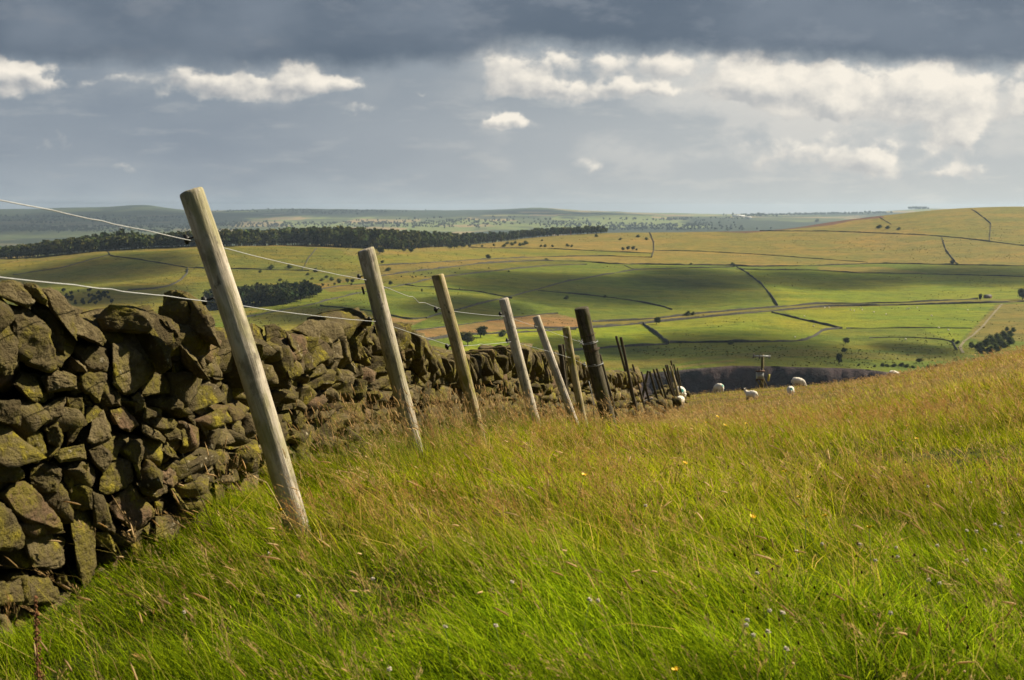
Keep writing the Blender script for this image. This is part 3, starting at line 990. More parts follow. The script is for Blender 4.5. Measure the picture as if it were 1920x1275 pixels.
TRACED = [
    # coping along the near top
    [(0, 529), (24, 525), (45, 532), (63, 564), (52, 576), (9, 556), (-30, 545), (-30, 531)], [(45, 533), (67, 532), (75, 542), (88, 562), (88, 573), (63, 562), (47, 548)],
    [(77, 541), (94, 540), (116, 555), (125, 569), (143, 583), (145, 640), (121, 612), (110, 595), (97, 583), (88, 561)],
    [(112, 597), (143, 583), (172, 611), (188, 619), (199, 638), (193, 650), (169, 639), (141, 627), (121, 614)],
    [(58, 573), (71, 561), (97, 583), (113, 598), (122, 620), (127, 639), (122, 666), (108, 666), (94, 645), (80, 615)],
    [(11, 569), (53, 578), (69, 594), (94, 617), (94, 653), (108, 682), (108, 693), (86, 697), (63, 678), (31, 677), (28, 655), (38, 622), (20, 592)],
    [(-10, 573), (9, 578), (31, 602), (41, 622), (30, 652), (25, 661), (34, 686), (28, 690), (23, 702), (9, 705), (-10, 693)],
    [(127, 649), (152, 653), (171, 644), (201, 653), (202, 677), (199, 696), (166, 699), (161, 688), (141, 667)], [(127, 661), (161, 688), (165, 699), (125, 694)],
    [(180, 597), (205, 572), (246, 573), (272, 583), (290, 592), (290, 615), (280, 628), (262, 618), (205, 608), (188, 619)],
    [(192, 622), (231, 587), (241, 585), (262, 612), (288, 616), (300, 635), (322, 655), (322, 690), (300, 700), (285, 668), (255, 648), (215, 632)],
    [(212, 646), (231, 641), (260, 657), (288, 668), (302, 690), (282, 699), (267, 693), (255, 707), (253, 736), (231, 741), (212, 722), (211, 690)],
    [(307, 547), (329, 539), (355, 547), (380, 565), (399, 597), (388, 605), (410, 638), (416, 655), (395, 640), (360, 615), (325, 602), (310, 590), (302, 569)],
    [(293, 593), (307, 594), (319, 604), (357, 616), (380, 630), (401, 646), (412, 681), (418, 707), (415, 717), (388, 706), (377, 684), (347, 651), (333, 632), (310, 610)],
    [(290, 610), (310, 612), (333, 632), (377, 684), (395, 715), (360, 705), (330, 670), (300, 640)],
    [(317, 660), (330, 657), (341, 672), (333, 678), (320, 676)], [(322, 680), (335, 679), (341, 693), (355, 711), (360, 730), (352, 745), (335, 742), (323, 720)],
    [(258, 707), (282, 700), (305, 700), (322, 715), (318, 738), (285, 742), (262, 745)],
    [(452, 612), (478, 607), (494, 617), (494, 655), (501, 705), (488, 716), (470, 700), (458, 655)], [(494, 608), (514, 608), (535, 620), (538, 634), (514, 636), (500, 640)],
    [(495, 660), (533, 680), (546, 710), (520, 725), (498, 730), (495, 690)], [(495, 632), (520, 649), (530, 675), (556, 706), (545, 700), (514, 668)],
    [(517, 635), (539, 646), (553, 668), (550, 688), (530, 668)], [(535, 621), (550, 633), (567, 655), (555, 662), (545, 649)],
    [(544, 619), (580, 597), (600, 602), (607, 612), (602, 641), (582, 632), (558, 620)], [(602, 611), (635, 599), (644, 616), (630, 646), (608, 650), (603, 635)],
    [(612, 600), (640, 588), (670, 594), (697, 599), (698, 612), (670, 612), (640, 604)], [(641, 604), (677, 611), (702, 646), (696, 654), (668, 627), (647, 615)],
    [(735, 606), (752, 614), (786, 629), (797, 647), (783, 648), (751, 622)], [(735, 625), (760, 633), (764, 650), (762, 677), (746, 646)],
    [(700, 602), (725, 600), (745, 618), (735, 640), (708, 632)],
    # face of the wall
    [(20, 720), (36, 695), (60, 697), (77, 714), (88, 738), (88, 752), (72, 755), (60, 752), (38, 735)], [(75, 709), (98, 692), (129, 700), (143, 706), (145, 730), (100, 735), (88, 737)],
    [(148, 700), (199, 700), (199, 720), (188, 755), (178, 755), (179, 735), (152, 727)], [(50, 785), (74, 763), (113, 744), (125, 742), (121, 780), (94, 793), (60, 802)],
    [(125, 745), (154, 744), (160, 760), (158, 797), (140, 804), (136, 829), (125, 835), (122, 808)], [(160, 761), (179, 758), (193, 769), (188, 785), (160, 794)],
    [(193, 766), (201, 785), (209, 800), (205, 821), (191, 829), (165, 830), (171, 789), (187, 785)], [(83, 803), (107, 794), (118, 816), (119, 830), (111, 840), (88, 830)],
    [(40, 805), (60, 802), (82, 807), (88, 849), (69, 866), (47, 869), (38, 866)], [(97, 854), (110, 840), (157, 832), (163, 861), (111, 869)],
    [(160, 840), (191, 833), (210, 846), (207, 863), (194, 882), (172, 869)], [(-10, 750), (36, 752), (41, 800), (25, 800), (-10, 788)],
    [(-10, 790), (19, 800), (38, 841), (38, 865), (16, 869), (-10, 845)], [(-10, 843), (14, 868), (33, 868), (48, 896), (30, 906), (-10, 910)],
    [(61, 874), (75, 863), (100, 865), (114, 880), (113, 898), (108, 925), (65, 922), (50, 895)], [(116, 875), (132, 871), (139, 900), (133, 925), (118, 905)],
    [(140, 877), (167, 868), (167, 882), (150, 900), (141, 893)], [(16, 912), (45, 904), (60, 911), (70, 935), (88, 947), (110, 971), (116, 990), (108, 999), (70, 977), (40, 975), (22, 958), (2, 928)],
    [(-10, 935), (20, 954), (38, 990), (50, 1021), (35, 1031), (-10, 1037)], [(39, 996), (67, 990), (91, 996), (113, 1015), (121, 1031), (124, 1054), (116, 1067), (88, 1071), (60, 1063), (49, 1045), (50, 1026)],
    [(94, 913), (114, 903), (130, 911), (129, 955), (107, 961), (99, 932)], [(132, 911), (157, 908), (171, 919), (172, 955), (130, 955)],
    [(126, 958), (141, 954), (172, 957), (176, 1021), (181, 1075), (170, 1098), (158, 1103), (146, 1075), (140, 1010), (137, 975)],
    [(172, 921), (193, 927), (202, 965), (216, 987), (218, 1005), (195, 996), (176, 987)], [(176, 999), (204, 993), (219, 1021), (218, 1037), (188, 1027), (177, 1024)],
    [(205, 863), (228, 858), (244, 857), (250, 880), (250, 901), (235, 914), (220, 922), (200, 927), (185, 920), (188, 898)],
    [(203, 947), (220, 925), (245, 907), (266, 927), (294, 960), (289, 969), (260, 995), (236, 984), (217, 971)],
    [(-10, 1096), (66, 1079), (88, 1084), (110, 1100), (113, 1118), (118, 1132), (108, 1134), (91, 1118), (70, 1117), (50, 1128), (20, 1125), (-10, 1134)],
    [(105, 1079), (119, 1070), (133, 1101), (110, 1095)], [(169, 1109), (190, 1080), (220, 1071), (234, 1093), (226, 1107), (198, 1131), (188, 1139), (176, 1128)],
    [(132, 1140), (152, 1128), (163, 1143), (157, 1162), (144, 1162)], [(141, 1105), (152, 1085), (154, 1115), (141, 1120)], [(-10, 1146), (17, 1159), (30, 1187), (28, 1212), (-10, 1220)],
    [(75, 1169), (92, 1161), (104, 1187), (88, 1203), (74, 1195)], [(97, 1165), (119, 1164), (141, 1178), (147, 1197), (125, 1203), (110, 1190)],
    [(31, 1159), (58, 1169), (61, 1181), (39, 1190), (25, 1170)], [(155, 1170), (188, 1161), (199, 1170), (190, 1185), (160, 1182)],
    [(200, 727), (224, 733), (227, 761), (205, 765), (195, 755)], [(205, 768), (231, 763), (252, 782), (260, 797), (244, 810), (226, 804), (210, 790)],
    [(245, 744), (258, 733), (272, 750), (269, 766), (253, 774)], [(280, 760), (325, 738), (344, 745), (355, 761), (336, 772), (300, 768)], [(270, 762), (294, 772), (307, 782), (266, 785)],
    [(267, 786), (294, 782), (322, 784), (332, 794), (329, 804), (305, 805), (280, 800)], [(262, 791), (297, 808), (311, 822), (310, 832), (283, 822), (262, 808)],
    [(300, 807), (336, 806), (341, 825), (318, 827), (308, 815)], [(336, 807), (344, 800), (363, 821), (365, 843), (341, 838)], [(313, 827), (336, 860), (322, 858), (300, 845)],
    [(357, 757), (380, 755), (398, 775), (398, 785), (377, 782), (362, 768)], [(395, 766), (415, 764), (424, 778), (423, 790), (398, 787)], [(345, 768), (356, 764), (371, 795), (365, 798), (347, 780)],
    [(371, 790), (385, 788), (395, 810), (402, 833), (388, 824), (378, 808)], [(397, 802), (424, 793), (421, 823), (408, 818)],
    [(220, 844), (245, 824), (268, 826), (272, 850), (263, 885), (248, 862), (243, 846)], [(400, 845), (420, 842), (424, 872), (420, 888), (402, 882)],
    [(357, 852), (376, 847), (390, 861), (380, 868), (358, 862)], [(410, 745), (418, 720), (440, 728), (442, 772), (423, 774)], [(290, 893), (318, 878), (330, 885), (335, 905), (325, 915), (300, 905)],
    [(340, 868), (400, 868), (402, 905), (345, 905)], [(270, 855), (288, 869), (297, 885), (292, 895), (267, 890)], [(248, 865), (258, 875), (266, 900), (258, 900)],
    [(253, 905), (267, 896), (310, 907), (316, 921), (294, 933), (288, 925), (269, 929)], [(310, 907), (336, 924), (341, 937), (354, 955), (346, 962), (329, 946)],
    [(341, 938), (366, 943), (394, 973), (391, 980), (366, 962)], [(289, 968), (318, 963), (330, 968), (341, 988), (338, 1015), (325, 1029), (313, 1010), (289, 1009)],
    [(269, 991), (288, 974), (290, 1016), (284, 1018)], [(242, 1016), (260, 999), (271, 1010), (272, 1080), (258, 1080), (252, 1030)], [(289, 1017), (307, 1021), (328, 1065), (315, 1062), (298, 1035)],
    [(217, 1042), (231, 1029), (253, 1049), (259, 1078), (228, 1085), (205, 1073)], [(402, 908), (418, 910), (421, 932), (405, 947)], [(338, 1021), (366, 1019), (370, 1040), (345, 1055)],
    [(290, 940), (304, 943), (300, 963), (292, 955)],
    [(625, 646), (646, 655), (677, 693), (680, 710), (650, 690), (630, 668)], [(627, 694), (655, 688), (677, 721), (674, 732), (640, 723)], [(647, 635), (683, 650), (702, 671), (690, 668), (658, 649)],
    [(575, 763), (624, 767), (630, 809), (619, 826), (564, 818), (574, 793)], [(597, 828), (655, 829), (662, 865), (616, 866)], [(533, 840), (553, 833), (586, 870), (616, 906), (593, 903), (552, 876)],
    [(553, 779), (564, 771), (575, 787), (563, 807), (555, 800)], [(515, 792), (536, 790), (544, 821), (530, 834), (515, 812)], [(588, 757), (620, 750), (640, 770), (645, 800), (632, 800), (620, 770)],
    [(505, 740), (530, 728), (560, 735), (555, 765), (525, 770)], [(430, 790), (445, 770), (466, 800), (470, 832), (440, 822)],
]
N_COPING = 31
MAT_STONE = stone_mat()
WALL0 = np.array([-1.5, 4.8, float(ground(-1.5, 4.8))])
wall = empty("dry_stone_wall", WALL0, "long mossy dry stone wall of rough brown blocks running downhill behind the leaning posts", "wall")
wall['kind'] = "thing"
TOPPX = [(-500, 500), (-60, 528), (0, 527), (70, 531), (100, 541), (143, 583), (165, 600), (185, 600), (205, 573), (250, 575), (290, 592), (310, 545), (330, 540), (360, 550),
         (400, 600), (452, 610), (515, 605), (540, 620), (580, 598), (640, 588), (700, 600), (740, 606), (790, 632), (825, 660), (880, 656), (935, 643), (985, 650),
         (1040, 656), (1075, 674), (1110, 694), (1140, 697), (1190, 692), (1202, 706)]
_tp = np.array([face(*p) for p in TOPPX])
_o = np.argsort(_tp[:, 1])


def wall_top(d):
    return np.interp(d, _tp[_o, 1], _tp[_o, 2])


SLANT = {0: (.6, .6), 1: (-.5, 0), 2: (1.0, .5), 3: (1.0, .5), 4: (.1, 0), 5: (.7, 0), 6: (.8, .2), 7: (.7, .4), 8: (-.5, 0), 9: (.1, .3), 10: (-.5, 0), 11: (.95, .15), 12: (-.4, 0), 13: (1.1, .45), 14: (-.8, 0),
         20: (-.6, 0), 22: (-.6, 0), 24: (.6, .6), 25: (1.0, .1), 26: (-.2, .1)}
LITPX = [(248, 950), (85, 1030), (60, 1105), (150, 1030), (75, 770), (190, 790), (225, 890), (50, 725), (315, 995), (205, 1110), (300, 915), (130, 775), (70, 960)]
traced = []
for k, poly in enumerate(TRACED):
    r = random.Random(k + 500)
    px = np.array(poly, float)
    cpx = px.mean(0)
    P = np.array([face(*p) for p in poly])
    dc = P[:, 1].mean()
    cop = k < N_COPING
    m_, g2 = r.uniform(.1, 1.25), r.uniform(-.25, .6)
    if cop and k in SLANT:
        m_, g2 = SLANT[k]
    if any(math.hypot(cpx[0] - a_, cpx[1] - b_) < 16 for a_, b_ in LITPX):
        m_, g2 = 1.1, .40
    off = r.uniform(-.05, .03) if not cop else r.uniform(-.05, .05)
    if cop and k in (14,):
        off += .06
    wpx = px[:, 0].max() - px[:, 0].min()
    size = min(.13, .30 * math.sqrt(max(1e-6, wpx * (px[:, 1].max() - px[:, 1].min()))) / F * dc)
    dep = np.clip(m_ * (P[:, 1] - dc), -.30, .30)

    def pt(q, dd_):
        return at(q[0], q[1], dc + dd_ + off)
    pts_ = []
    zc = P[:, 2].mean()
    for i, q in enumerate(px):
        kq = cpx + (q - cpx) * r.uniform(.96, 1.05)
        pts_.append(pt(kq, dep[i] + g2 * (P[i, 2] - zc) + r.uniform(-.012, .02) + .25 * size))
    bul = r.uniform(.15, .55) * size
    for i, q in enumerate(px):
        kk = r.uniform(.55, .93)
        kq = cpx + (q - cpx) * kk
        pts_.append(pt(kq, kk * (dep[i] + g2 * (P[i, 2] - zc)) - bul * r.uniform(.5, 1.3)))
    th = r.uniform(.16, .24)
    for i, q in enumerate(px):
        kk = r.uniform(.6, .88)
        kq = cpx + (q - cpx) * kk
        pts_.append(pt(kq, kk * dep[i] + th + .05))
    V, Fc = hull_stone(pts_, size, 4 if dc < 6.4 else 3, k + 1)
    area = 0.5 * abs(np.dot(px[:, 0], np.roll(px[:, 1], 1)) - np.dot(px[:, 1], np.roll(px[:, 0], 1)))
    traced.append((cop, area, V, Fc, r.random()))
order = sorted(range(len(traced)), key=lambda i: -traced[i][1])
faces_named = [i for i in order if not traced[i][0]][:92]
rub = MB()
for i, (cop, area, V, Fc, tn) in enumerate(traced):
    if cop or i in faces_named:
        mk("coping_stone" if cop else "wall_stone", V - WALL0, [Fc], MAT_STONE, wall, {'tint': np.full(len(V), tn)})
    else:
        rub.add(V, [Fc], tint=tn)


def clip(poly, a, b, c):
    out = []
    n = len(poly)
    for i in range(n):
        p, q = poly[i], poly[(i + 1) % n]
        dp, dq = a * p[0] + b * p[1] - c, a * q[0] + b * q[1] - c
        if dp <= 0:
            out.append(p)
        if (dp < 0 < dq) or (dq < 0 < dp):
            t = dp / (dp - dq)
            out.append((p[0] + t * (q[0] - p[0]), p[1] + t * (q[1] - p[1])))
    return out


def s_of(d):
    return np.interp(d, WD, WS)


def d_of(s):
    return np.interp(s, WS, WD)


def rubble_face(d0, d1, mb, seed, sizefn, topfn, pushfn, levfn):
    """Fits irregular blocks together over a stretch of the wall face."""
    r = random.Random(seed)
    sites = []
    s = s_of(d0)
    zmin = -0.12
    while s < s_of(d1):
        d = d_of(s)
        w, h = sizefn(d)
        x, _, _ = wall_frame(d)
        g = float(ground(x, d))
        top = topfn(d) - g
        hh = zmin + r.uniform(0, h)
        while hh < top:
            if r.random() > 0.22:
                sites.append((s + r.uniform(-.5, .5) * w, hh + r.uniform(-.3, .3) * h, w, h))
            hh += h * r.uniform(.8, 1.25)
        s += w * r.uniform(.8, 1.15)
    S = np.array(sites)
    for k in range(len(S)):
        sc_ = S[k, 3] / S[k, 2]
        dd = (S[:, 0] - S[k, 0]) ** 2 * sc_ * sc_ + (S[:, 1] - S[k, 1]) ** 2
        nb = np.argsort(dd)[1:22]
        W_ = S[k, 2] * 1.5
        H_ = S[k, 3] * 1.5
        poly = [(-W_, -H_), (W_, -H_), (W_, H_), (-W_, H_)]
        rot = r.uniform(-.35, .35)
        for j in nb:
            a, b = S[j, 0] - S[k, 0], S[j, 1] - S[k, 1]
            poly = clip(poly, a * sc_, b / sc_, 0.5 * (a * a * sc_ + b * b / sc_))
            if len(poly) < 3:
                break
        if len(poly) < 3:
            continue
        pp = np.array(poly)
        if len(pp) > 7:
            pp = pp[::2]
        keep = [0]
        d = d_of(S[k, 0])
        x, t, nrm = wall_frame(d)
        g = float(ground(x, d))
        P = np.array([x, d, g + S[k, 1]]) + pp[:, :1] * 0.97 * t + pp[:, 1:] * 0.97 * np.array([0, 0, 1.0])
        V, Fc, _, _ = stone_mesh(P, nrm, S[k, 3] * 1.4, levfn(d), seed * 1000 + k, bulge=0.07, tilt=0.6, push=pushfn(d) + r.uniform(-.06, .06) * S[k, 3] / .13)
        mb.add(V, [Fc], tint=r.random())


rubble_face(2.4, 6.1, rub, 3, lambda d: (0.15, 0.105), lambda d: wall_top(d) - 0.16, lambda d: -0.085, lambda d: 2)
rubble_face(5.4, 7.4, rub, 14, lambda d: (0.16, 0.085), lambda d: wall_top(d) - 0.16, lambda d: -0.06, lambda d: 2)
rubble_face(7.3, 11.0, rub, 4, lambda d: (0.21, 0.115), lambda d: wall_top(d) - 0.14, lambda d: -0.02, lambda d: 3)
rubble_face(10.9, 18.0, rub, 5, lambda d: (0.27, 0.14), lambda d: wall_top(d) - 0.20, lambda d: 0.0, lambda d: 2)
rubble_face(17.9, 30.2, rub, 6, lambda d: (0.34, 0.16), lambda d: wall_top(d) - 0.18, lambda d: 0.0, lambda d: 1)


def slab(mb, base, t, nrm, wid, hei, dep, lean, seed, level):
    """A coping slab set on edge and leaning along the wall."""
    r = random.Random(seed)
    up = np.array([0, 0, 1.0]) * math.cos(lean) - t * math.sin(lean)
    al = t * math.cos(lean) + np.array([0, 0, 1.0]) * math.sin(lean)
    poly = []
    for a, b in ((-.5, 0), (.5, 0), (.55, .55), (.3, 1.0), (-.2, 1.05), (-.52, .7)):
        poly.append(base + al * wid * (a + r.uniform(-.12, .12)) + up * hei * (b + r.uniform(-.1, .1)) + nrm * dep * 0.4)
    V, Fc, _, _ = stone_mesh(poly, nrm, dep * 0.9, level, seed, bulge=0.04, tilt=.35)
    mb.add(V, [Fc], tint=r.random())


s = s_of(5.4)
k = 0
rc = random.Random(5)
while s < s_of(30.0):
    d = d_of(s)
    x, t, nrm = wall_frame(d)
    hei = rc.uniform(.20, .34) if d > 9.8 else rc.uniform(.16, .24)
    wid = rc.uniform(.08, .17) * (1.0 if d < 16 else 1.25)
    base = np.array([x, d, wall_top(d) - hei * .92 - (0.04 if d > 9.8 else 0.10)]) - nrm * (rc.uniform(.0, .12) if d > 9.8 else rc.uniform(.08, .25))
    slab(rub, base, t, nrm, wid, hei, rc.uniform(.25, .4), rc.uniform(.15, .75), 9000 + k, 3 if d < 10 else 2)
    s += wid * rc.uniform(.75, 1.15)
    k += 1
# back row, seen over the top where the coping is low
for k in range(120):
    d = rc.uniform(9.5, 30.0)
    x, t, nrm = wall_frame(d)
    hei = rc.uniform(.14, .28)
    base = np.array([x, d, wall_top(d) - hei - rc.uniform(.06, .22)]) - nrm * rc.uniform(.2, .42)
    slab(rub, base, t, nrm, rc.uniform(.12, .25), hei, .3, rc.uniform(-.2, .7), 12000 + k, 2)
# the back face, plain blocks
for k, d in enumerate(np.arange(2.6, 30, 0.42)):
    x, t, nrm = wall_frame(d)
    g = float(ground(x - .55, d))
    hh = g - 0.1
    while hh < wall_top(d) - .2:
        c = np.array([x, d, hh]) - nrm * .55
        P = [c + t * a * .26 + np.array([0, 0, b * .12 + .1]) for a, b in ((-1, -1), (.9, -.9), (1, .8), (0, 1.1), (-1, .9))]
        V, Fc, _, _ = stone_mesh(P, -nrm, .15, 1, 20000 + k * 13 + int(hh * 50))
        rub.add(V, [Fc], tint=rc.random())
        hh += .23
o = rub.build("rubble", MAT_STONE, wall, loc=WALL0)
o.location = (0, 0, 0)
tag(o, kind="stuff")
# packed earth and hearting inside
core = MB()
dd = np.arange(2.3, 30.1, 0.25)
x, t, nrm = wall_frame(dd)
gz_ = ground(x, dd)
tz_ = wall_top(dd) - 0.22
A0 = np.stack([x, dd, gz_ - .2], 1) - nrm * .13
B0 = np.stack([x, dd, tz_], 1) - nrm * .17
C0 = np.stack([x, dd, tz_ - .05], 1) - nrm * .45
D0 = np.stack([x, dd, gz_ - .6], 1) - nrm * .50
Vc = np.stack([A0, B0, C0, D0], 1)
n_ = len(dd)
Vc = Vc.reshape(-1, 3)
q = []
for i in range(n_ - 1):
    for j in range(4):
        q.append((i * 4 + j, i * 4 + (j + 1) % 4, (i + 1) * 4 + (j + 1) % 4, (i + 1) * 4 + j))
q += [(0, 3, 2, 1), ((n_ - 1) * 4, (n_ - 1) * 4 + 1, (n_ - 1) * 4 + 2, (n_ - 1) * 4 + 3)]
core.add(Vc, [q])
o = core.build("wall_core", simple_mat("wall hearting", (.030, .026, .016), .95, .4, 9.0, bumpd=.03), wall, smooth=False, loc=WALL0)
o.location = (0, 0, 0)

# the tumbled stretch further down the slope
far_c = [(1203, 775, 34), (1215, 768, 37), (1235, 762, 43), (1250, 762, 48), (1262, 758, 58)]
fp = np.array([at(*p) for p in far_c])
WALL1 = np.array([fp[2, 0], fp[2, 1], float(ground(fp[2, 0], fp[2, 1]))])
wall2 = empty("dry_stone_wall", WALL1, "broken low stretch of stone wall under a cluster of leaning stakes next to the sheep", "wall")
wall2['kind'] = "thing"
rb2 = MB()
rr = random.Random(77)
for k in range(330):
    d = rr.uniform(34.5, 60)
    x = np.interp(d, fp[:, 1], fp[:, 0]) + rr.gauss(0, .28)
    g = float(ground(x, d))
    top = np.interp(d, [34, 37, 41, 46, 52, 60], [.25, .45, .65, .85, .95, .8])
    h = rr.uniform(0, 1) ** 0.8 * top * (1 - 0.5 * min(1, abs(x - np.interp(d, fp[:, 1], fp[:, 0])) / .6))
    sl = 0.22
    t = np.array([sl, 1, 0]) / math.hypot(sl, 1)
    nrm = np.array([1, -sl, 0]) / math.hypot(sl, 1)
    c = np.array([x, d, g + h])
    w_, h_ = rr.uniform(.12, .3), rr.uniform(.07, .16)
    a_ = rr.uniform(-.9, .9)
    P = []
    for a, b in ((-1, -.8), (.9, -1), (1, .7), (.1, 1.1), (-.9, .8)):
        aa, bb = a * w_ * math.cos(a_) - b * h_ * math.sin(a_), a * w_ * math.sin(a_) + b * h_ * math.cos(a_)
        P.append(c + t * aa + np.array([0, 0, bb]))
    V, Fc, _, _ = stone_mesh(P, nrm, .25, 1, 30000 + k, bulge=.07)
    rb2.add(V, [Fc], tint=rr.random())
o = rb2.build("rubble", MAT_STONE, wall2, loc=WALL1)
o.location = (0, 0, 0)
tag(o, kind="stuff")

# ------------------------------------------------------------------ leaning posts and the two wires
M_PALE = post_mat("weathered pale wood", (.52, .46, .38), (.30, .26, .20), (.20, .19, .07), .65)
M_PALE2 = post_mat("silvered wood", (.56, .50, .43), (.36, .31, .25), (.24, .22, .09), .35)
M_GREEN = post_mat("algae stained wood", (.42, .35, .22), (.24, .19, .10), (.19, .17, .028), 1.0)
M_OLD = post_mat("old dark wood", (.115, .098, .066), (.042, .034, .020), (.066, .062, .012), .9)
M_STAKE = post_mat("dark stake wood", (.10, .08, .055), (.045, .035, .022), (.075, .068, .016), .8)
M_WIRE = simple_mat("galvanised wire", (.34, .35, .36), .5, .15, 30.0)
M_RUST = simple_mat("rusty wire", (.10, .06, .035), .7, .3, 40.0)
M_INS = simple_mat("black insulator", (.018, .018, .02), .5, .2, 30.0)


def post(name, top, base, rad_t, rad_b, mat, label, cat, group, seed, bend=0.01, rings=26, seg=22, chamfer=0.006, square=False):
    """A round post from its buried foot to its sawn top; the object's own z runs up the wood."""
    top, base = np.asarray(top, float), np.asarray(base, float)
    ax = top - base
    L = np.linalg.norm(ax)
    ax = ax / L
    q = Vector(ax).to_track_quat('Z', 'Y')
    r = random.Random(seed)
    bury = 0.25
    zs = np.concatenate([[-bury], np.linspace(0, L - chamfer * 2, rings), [L - chamfer * .7, L]])
    rs = np.interp(zs, [0, L], [rad_b, rad_t])
    rs[-2] -= chamfer * .35
    rs[-1] -= chamfer * 1.4
    an = np.linspace(0, 2 * np.pi, seg, endpoint=False)
    ph = r.uniform(0, 6)
    offx = bend * np.sin(np.pi * np.clip(zs / L, 0, 1)) * math.cos(ph)
    offy = bend * np.sin(np.pi * np.clip(zs / L, 0, 1)) * math.sin(ph)
    Zm, Am = np.meshgrid(zs, an, indexing='ij')
    X = np.cos(Am)
    Y = np.sin(Am)
    if square:
        k = 1 / np.maximum(np.abs(X), np.abs(Y)) ** .75
        X, Y = X * k, Y * k
    nz = fbm(np.stack([X * .8 + seed, Y * .8, Zm * 3.0], -1), 3, 71)
    nl = fbm(np.stack([X * 3.2 + seed, Y * 3.2, Zm * .9], -1), 3, 73)
    Rm = rs[:, None] * (1 + 0.05 * nz + 0.03 * nl)
    tilt = (r.uniform(-.10, .10), r.uniform(-.10, .10))
    V = np.stack([X * Rm + offx[:, None], Y * Rm + offy[:, None], Zm], -1)
    V[-3:, :, 2] += V[-3:, :, 0] * tilt[0] + V[-3:, :, 1] * tilt[1] + .002 * nl[-3:]
    n, s_ = len(zs), seg
    i, j = np.meshgrid(np.arange(n - 1), np.arange(s_), indexing='ij')
    quads_ = np.stack([i * s_ + j, i * s_ + (j + 1) % s_, (i + 1) * s_ + (j + 1) % s_, (i + 1) * s_ + j], -1).reshape(-1, 4)
    V = np.concatenate([V.reshape(-1, 3), [[0, 0, L + .0015]]])
    k = np.arange(s_)
    tri = np.stack([np.full(s_, n * s_), (n - 1) * s_ + k, (n - 1) * s_ + (k + 1) % s_], 1)
    o = mk(name, V, [quads_, tri], mat)
    o.location = base
    o.rotation_mode = 'QUATERNION'
    o.rotation_quaternion = q
    tag(o, label, cat, group)
    return o


def local(o, p):
    m = Matrix.LocRotScale(o.location, o.rotation_quaternion, None)
    return np.array(m.inverted() @ Vector(p))


POSTS = [  # top, foot, distance, widths at top and foot
    ((357, 357), (562, 1006), 5.0, 46, 46, M_PALE, "nearest and largest pale round fence post leaning left in front of the coping stones"),
    ((685, 467), (787, 872), 8.25, 33, 31, M_PALE, "grey spotted fence post leaning left, second from the nearest post along the wires"),
    ((820, 515), (906, 845), 10.1, 24, 22, M_GREEN, "green stained fence post with a rough brown top, third along the wires"),
    ((944, 560), (1013, 826), 12.7, 19, 20, M_PALE2, "pale silvery fence post between the green stained post and the steeply tilted one"),
    ((1005, 593), (1088, 818), 14.4, 15, 14, M_PALE2, "steeply tilted bright fence post with a chipped top, right of the silvery post"),
    ((1061, 613), (1098, 806), 16.0, 15, 14, M_GREEN, "thin tan fence post standing directly left of the thick dark strainer post"),
]
posts = []
for k, (tp, bp, d, wt_, wb_, mt, lab) in enumerate(POSTS):
    a, b = at(tp[0], tp[1], d), at(bp[0], bp[1], d)
    g = float(ground(b[0], b[1]))
    ax = (a - b) / np.linalg.norm(a - b)
    b = b + ax * ((g - .03) - b[2]) / ax[2]
    posts.append(post("fence_post", a, b, wt_ / 2 / F * d, wb_ / 2 / F * d, mt, lab, "fence post", "leaning posts that carry the two wires", 100 + k, bend=0.012 if k else 0.02, rings=40 if k < 3 else 22, seg=28 if k < 3 else 18))
a, b = at(1090, 577, 17.5), at(1146, 806, 17.5)
strainer = post("strainer_post", a, b, 27 / 2 / F * 17.5, 28 / 2 / F * 17.5, M_OLD, "thick dark mossy strainer post where both wires are tied off", "fence post", None, 140, bend=.015)

UPW = [(381, 455, 5.07), (694, 526, 8.31), (833, 581, 10.15), (950, 593, 12.74), (1012, 614, 14.44), (1068, 634, 16.05), (1092, 642, 17.35)]
LOW = [(412, 567, 5.07), (711, 603, 8.31), (850, 649, 10.15), (962, 640, 12.74), (1036, 660, 14.44), (1072, 671, 16.05), (1098, 684, 17.35)]


def wire(name, pts_, slope, label, kinks):
    P = [at(*p) for p in pts_]
    p0 = P[0]
    first = [p0 + np.array([-.1, -1, slope]) * s_ for s_ in (6.0, 3.1, 2.2, 1.3, .6)]
    C = first + P
    out = []
    r = random.Random(len(name) + int(pts_[0][1]))
    for i in range(len(C) - 1):
        a_, b_ = C[i], C[i + 1]
        m = max(6, int(np.linalg.norm(b_ - a_) / .08))
        L = np.linalg.norm(b_ - a_)
        for k in range(m):
            t = k / m
            p = a_ + (b_ - a_) * t
            p = p + np.array([0, 0, -0.012 * L * t * (1 - t)])
            for (ki, kt, kd) in kinks:
                if ki == i:
                    p = p + np.array([0, 0, kd * max(0, 1 - abs(t - kt) / .05)])
            w_ = .0007 * vnoise(np.array([i * 9.1 + t * L * 7, 1.0, 2.0]), 5)
            out.append(p + np.array([w_, 0, w_]))
    out.append(C[-1])
    m = MB()
    m.tube(out, 0.0019, 7)
    o = m.build(name, M_WIRE, loc=out[-1])
    return tag(o, label, "wire", None)


wire("fence_wire", UPW, .100, "upper pale wire strung past the tops of the leaning posts", [(6, .62, -.02), (6, .52, .012), (3, .5, .003)])
wire("fence_wire", LOW, .113, "lower pale wire crossing just above the wall coping", [(7, .4, .008), (3, .4, .006)])


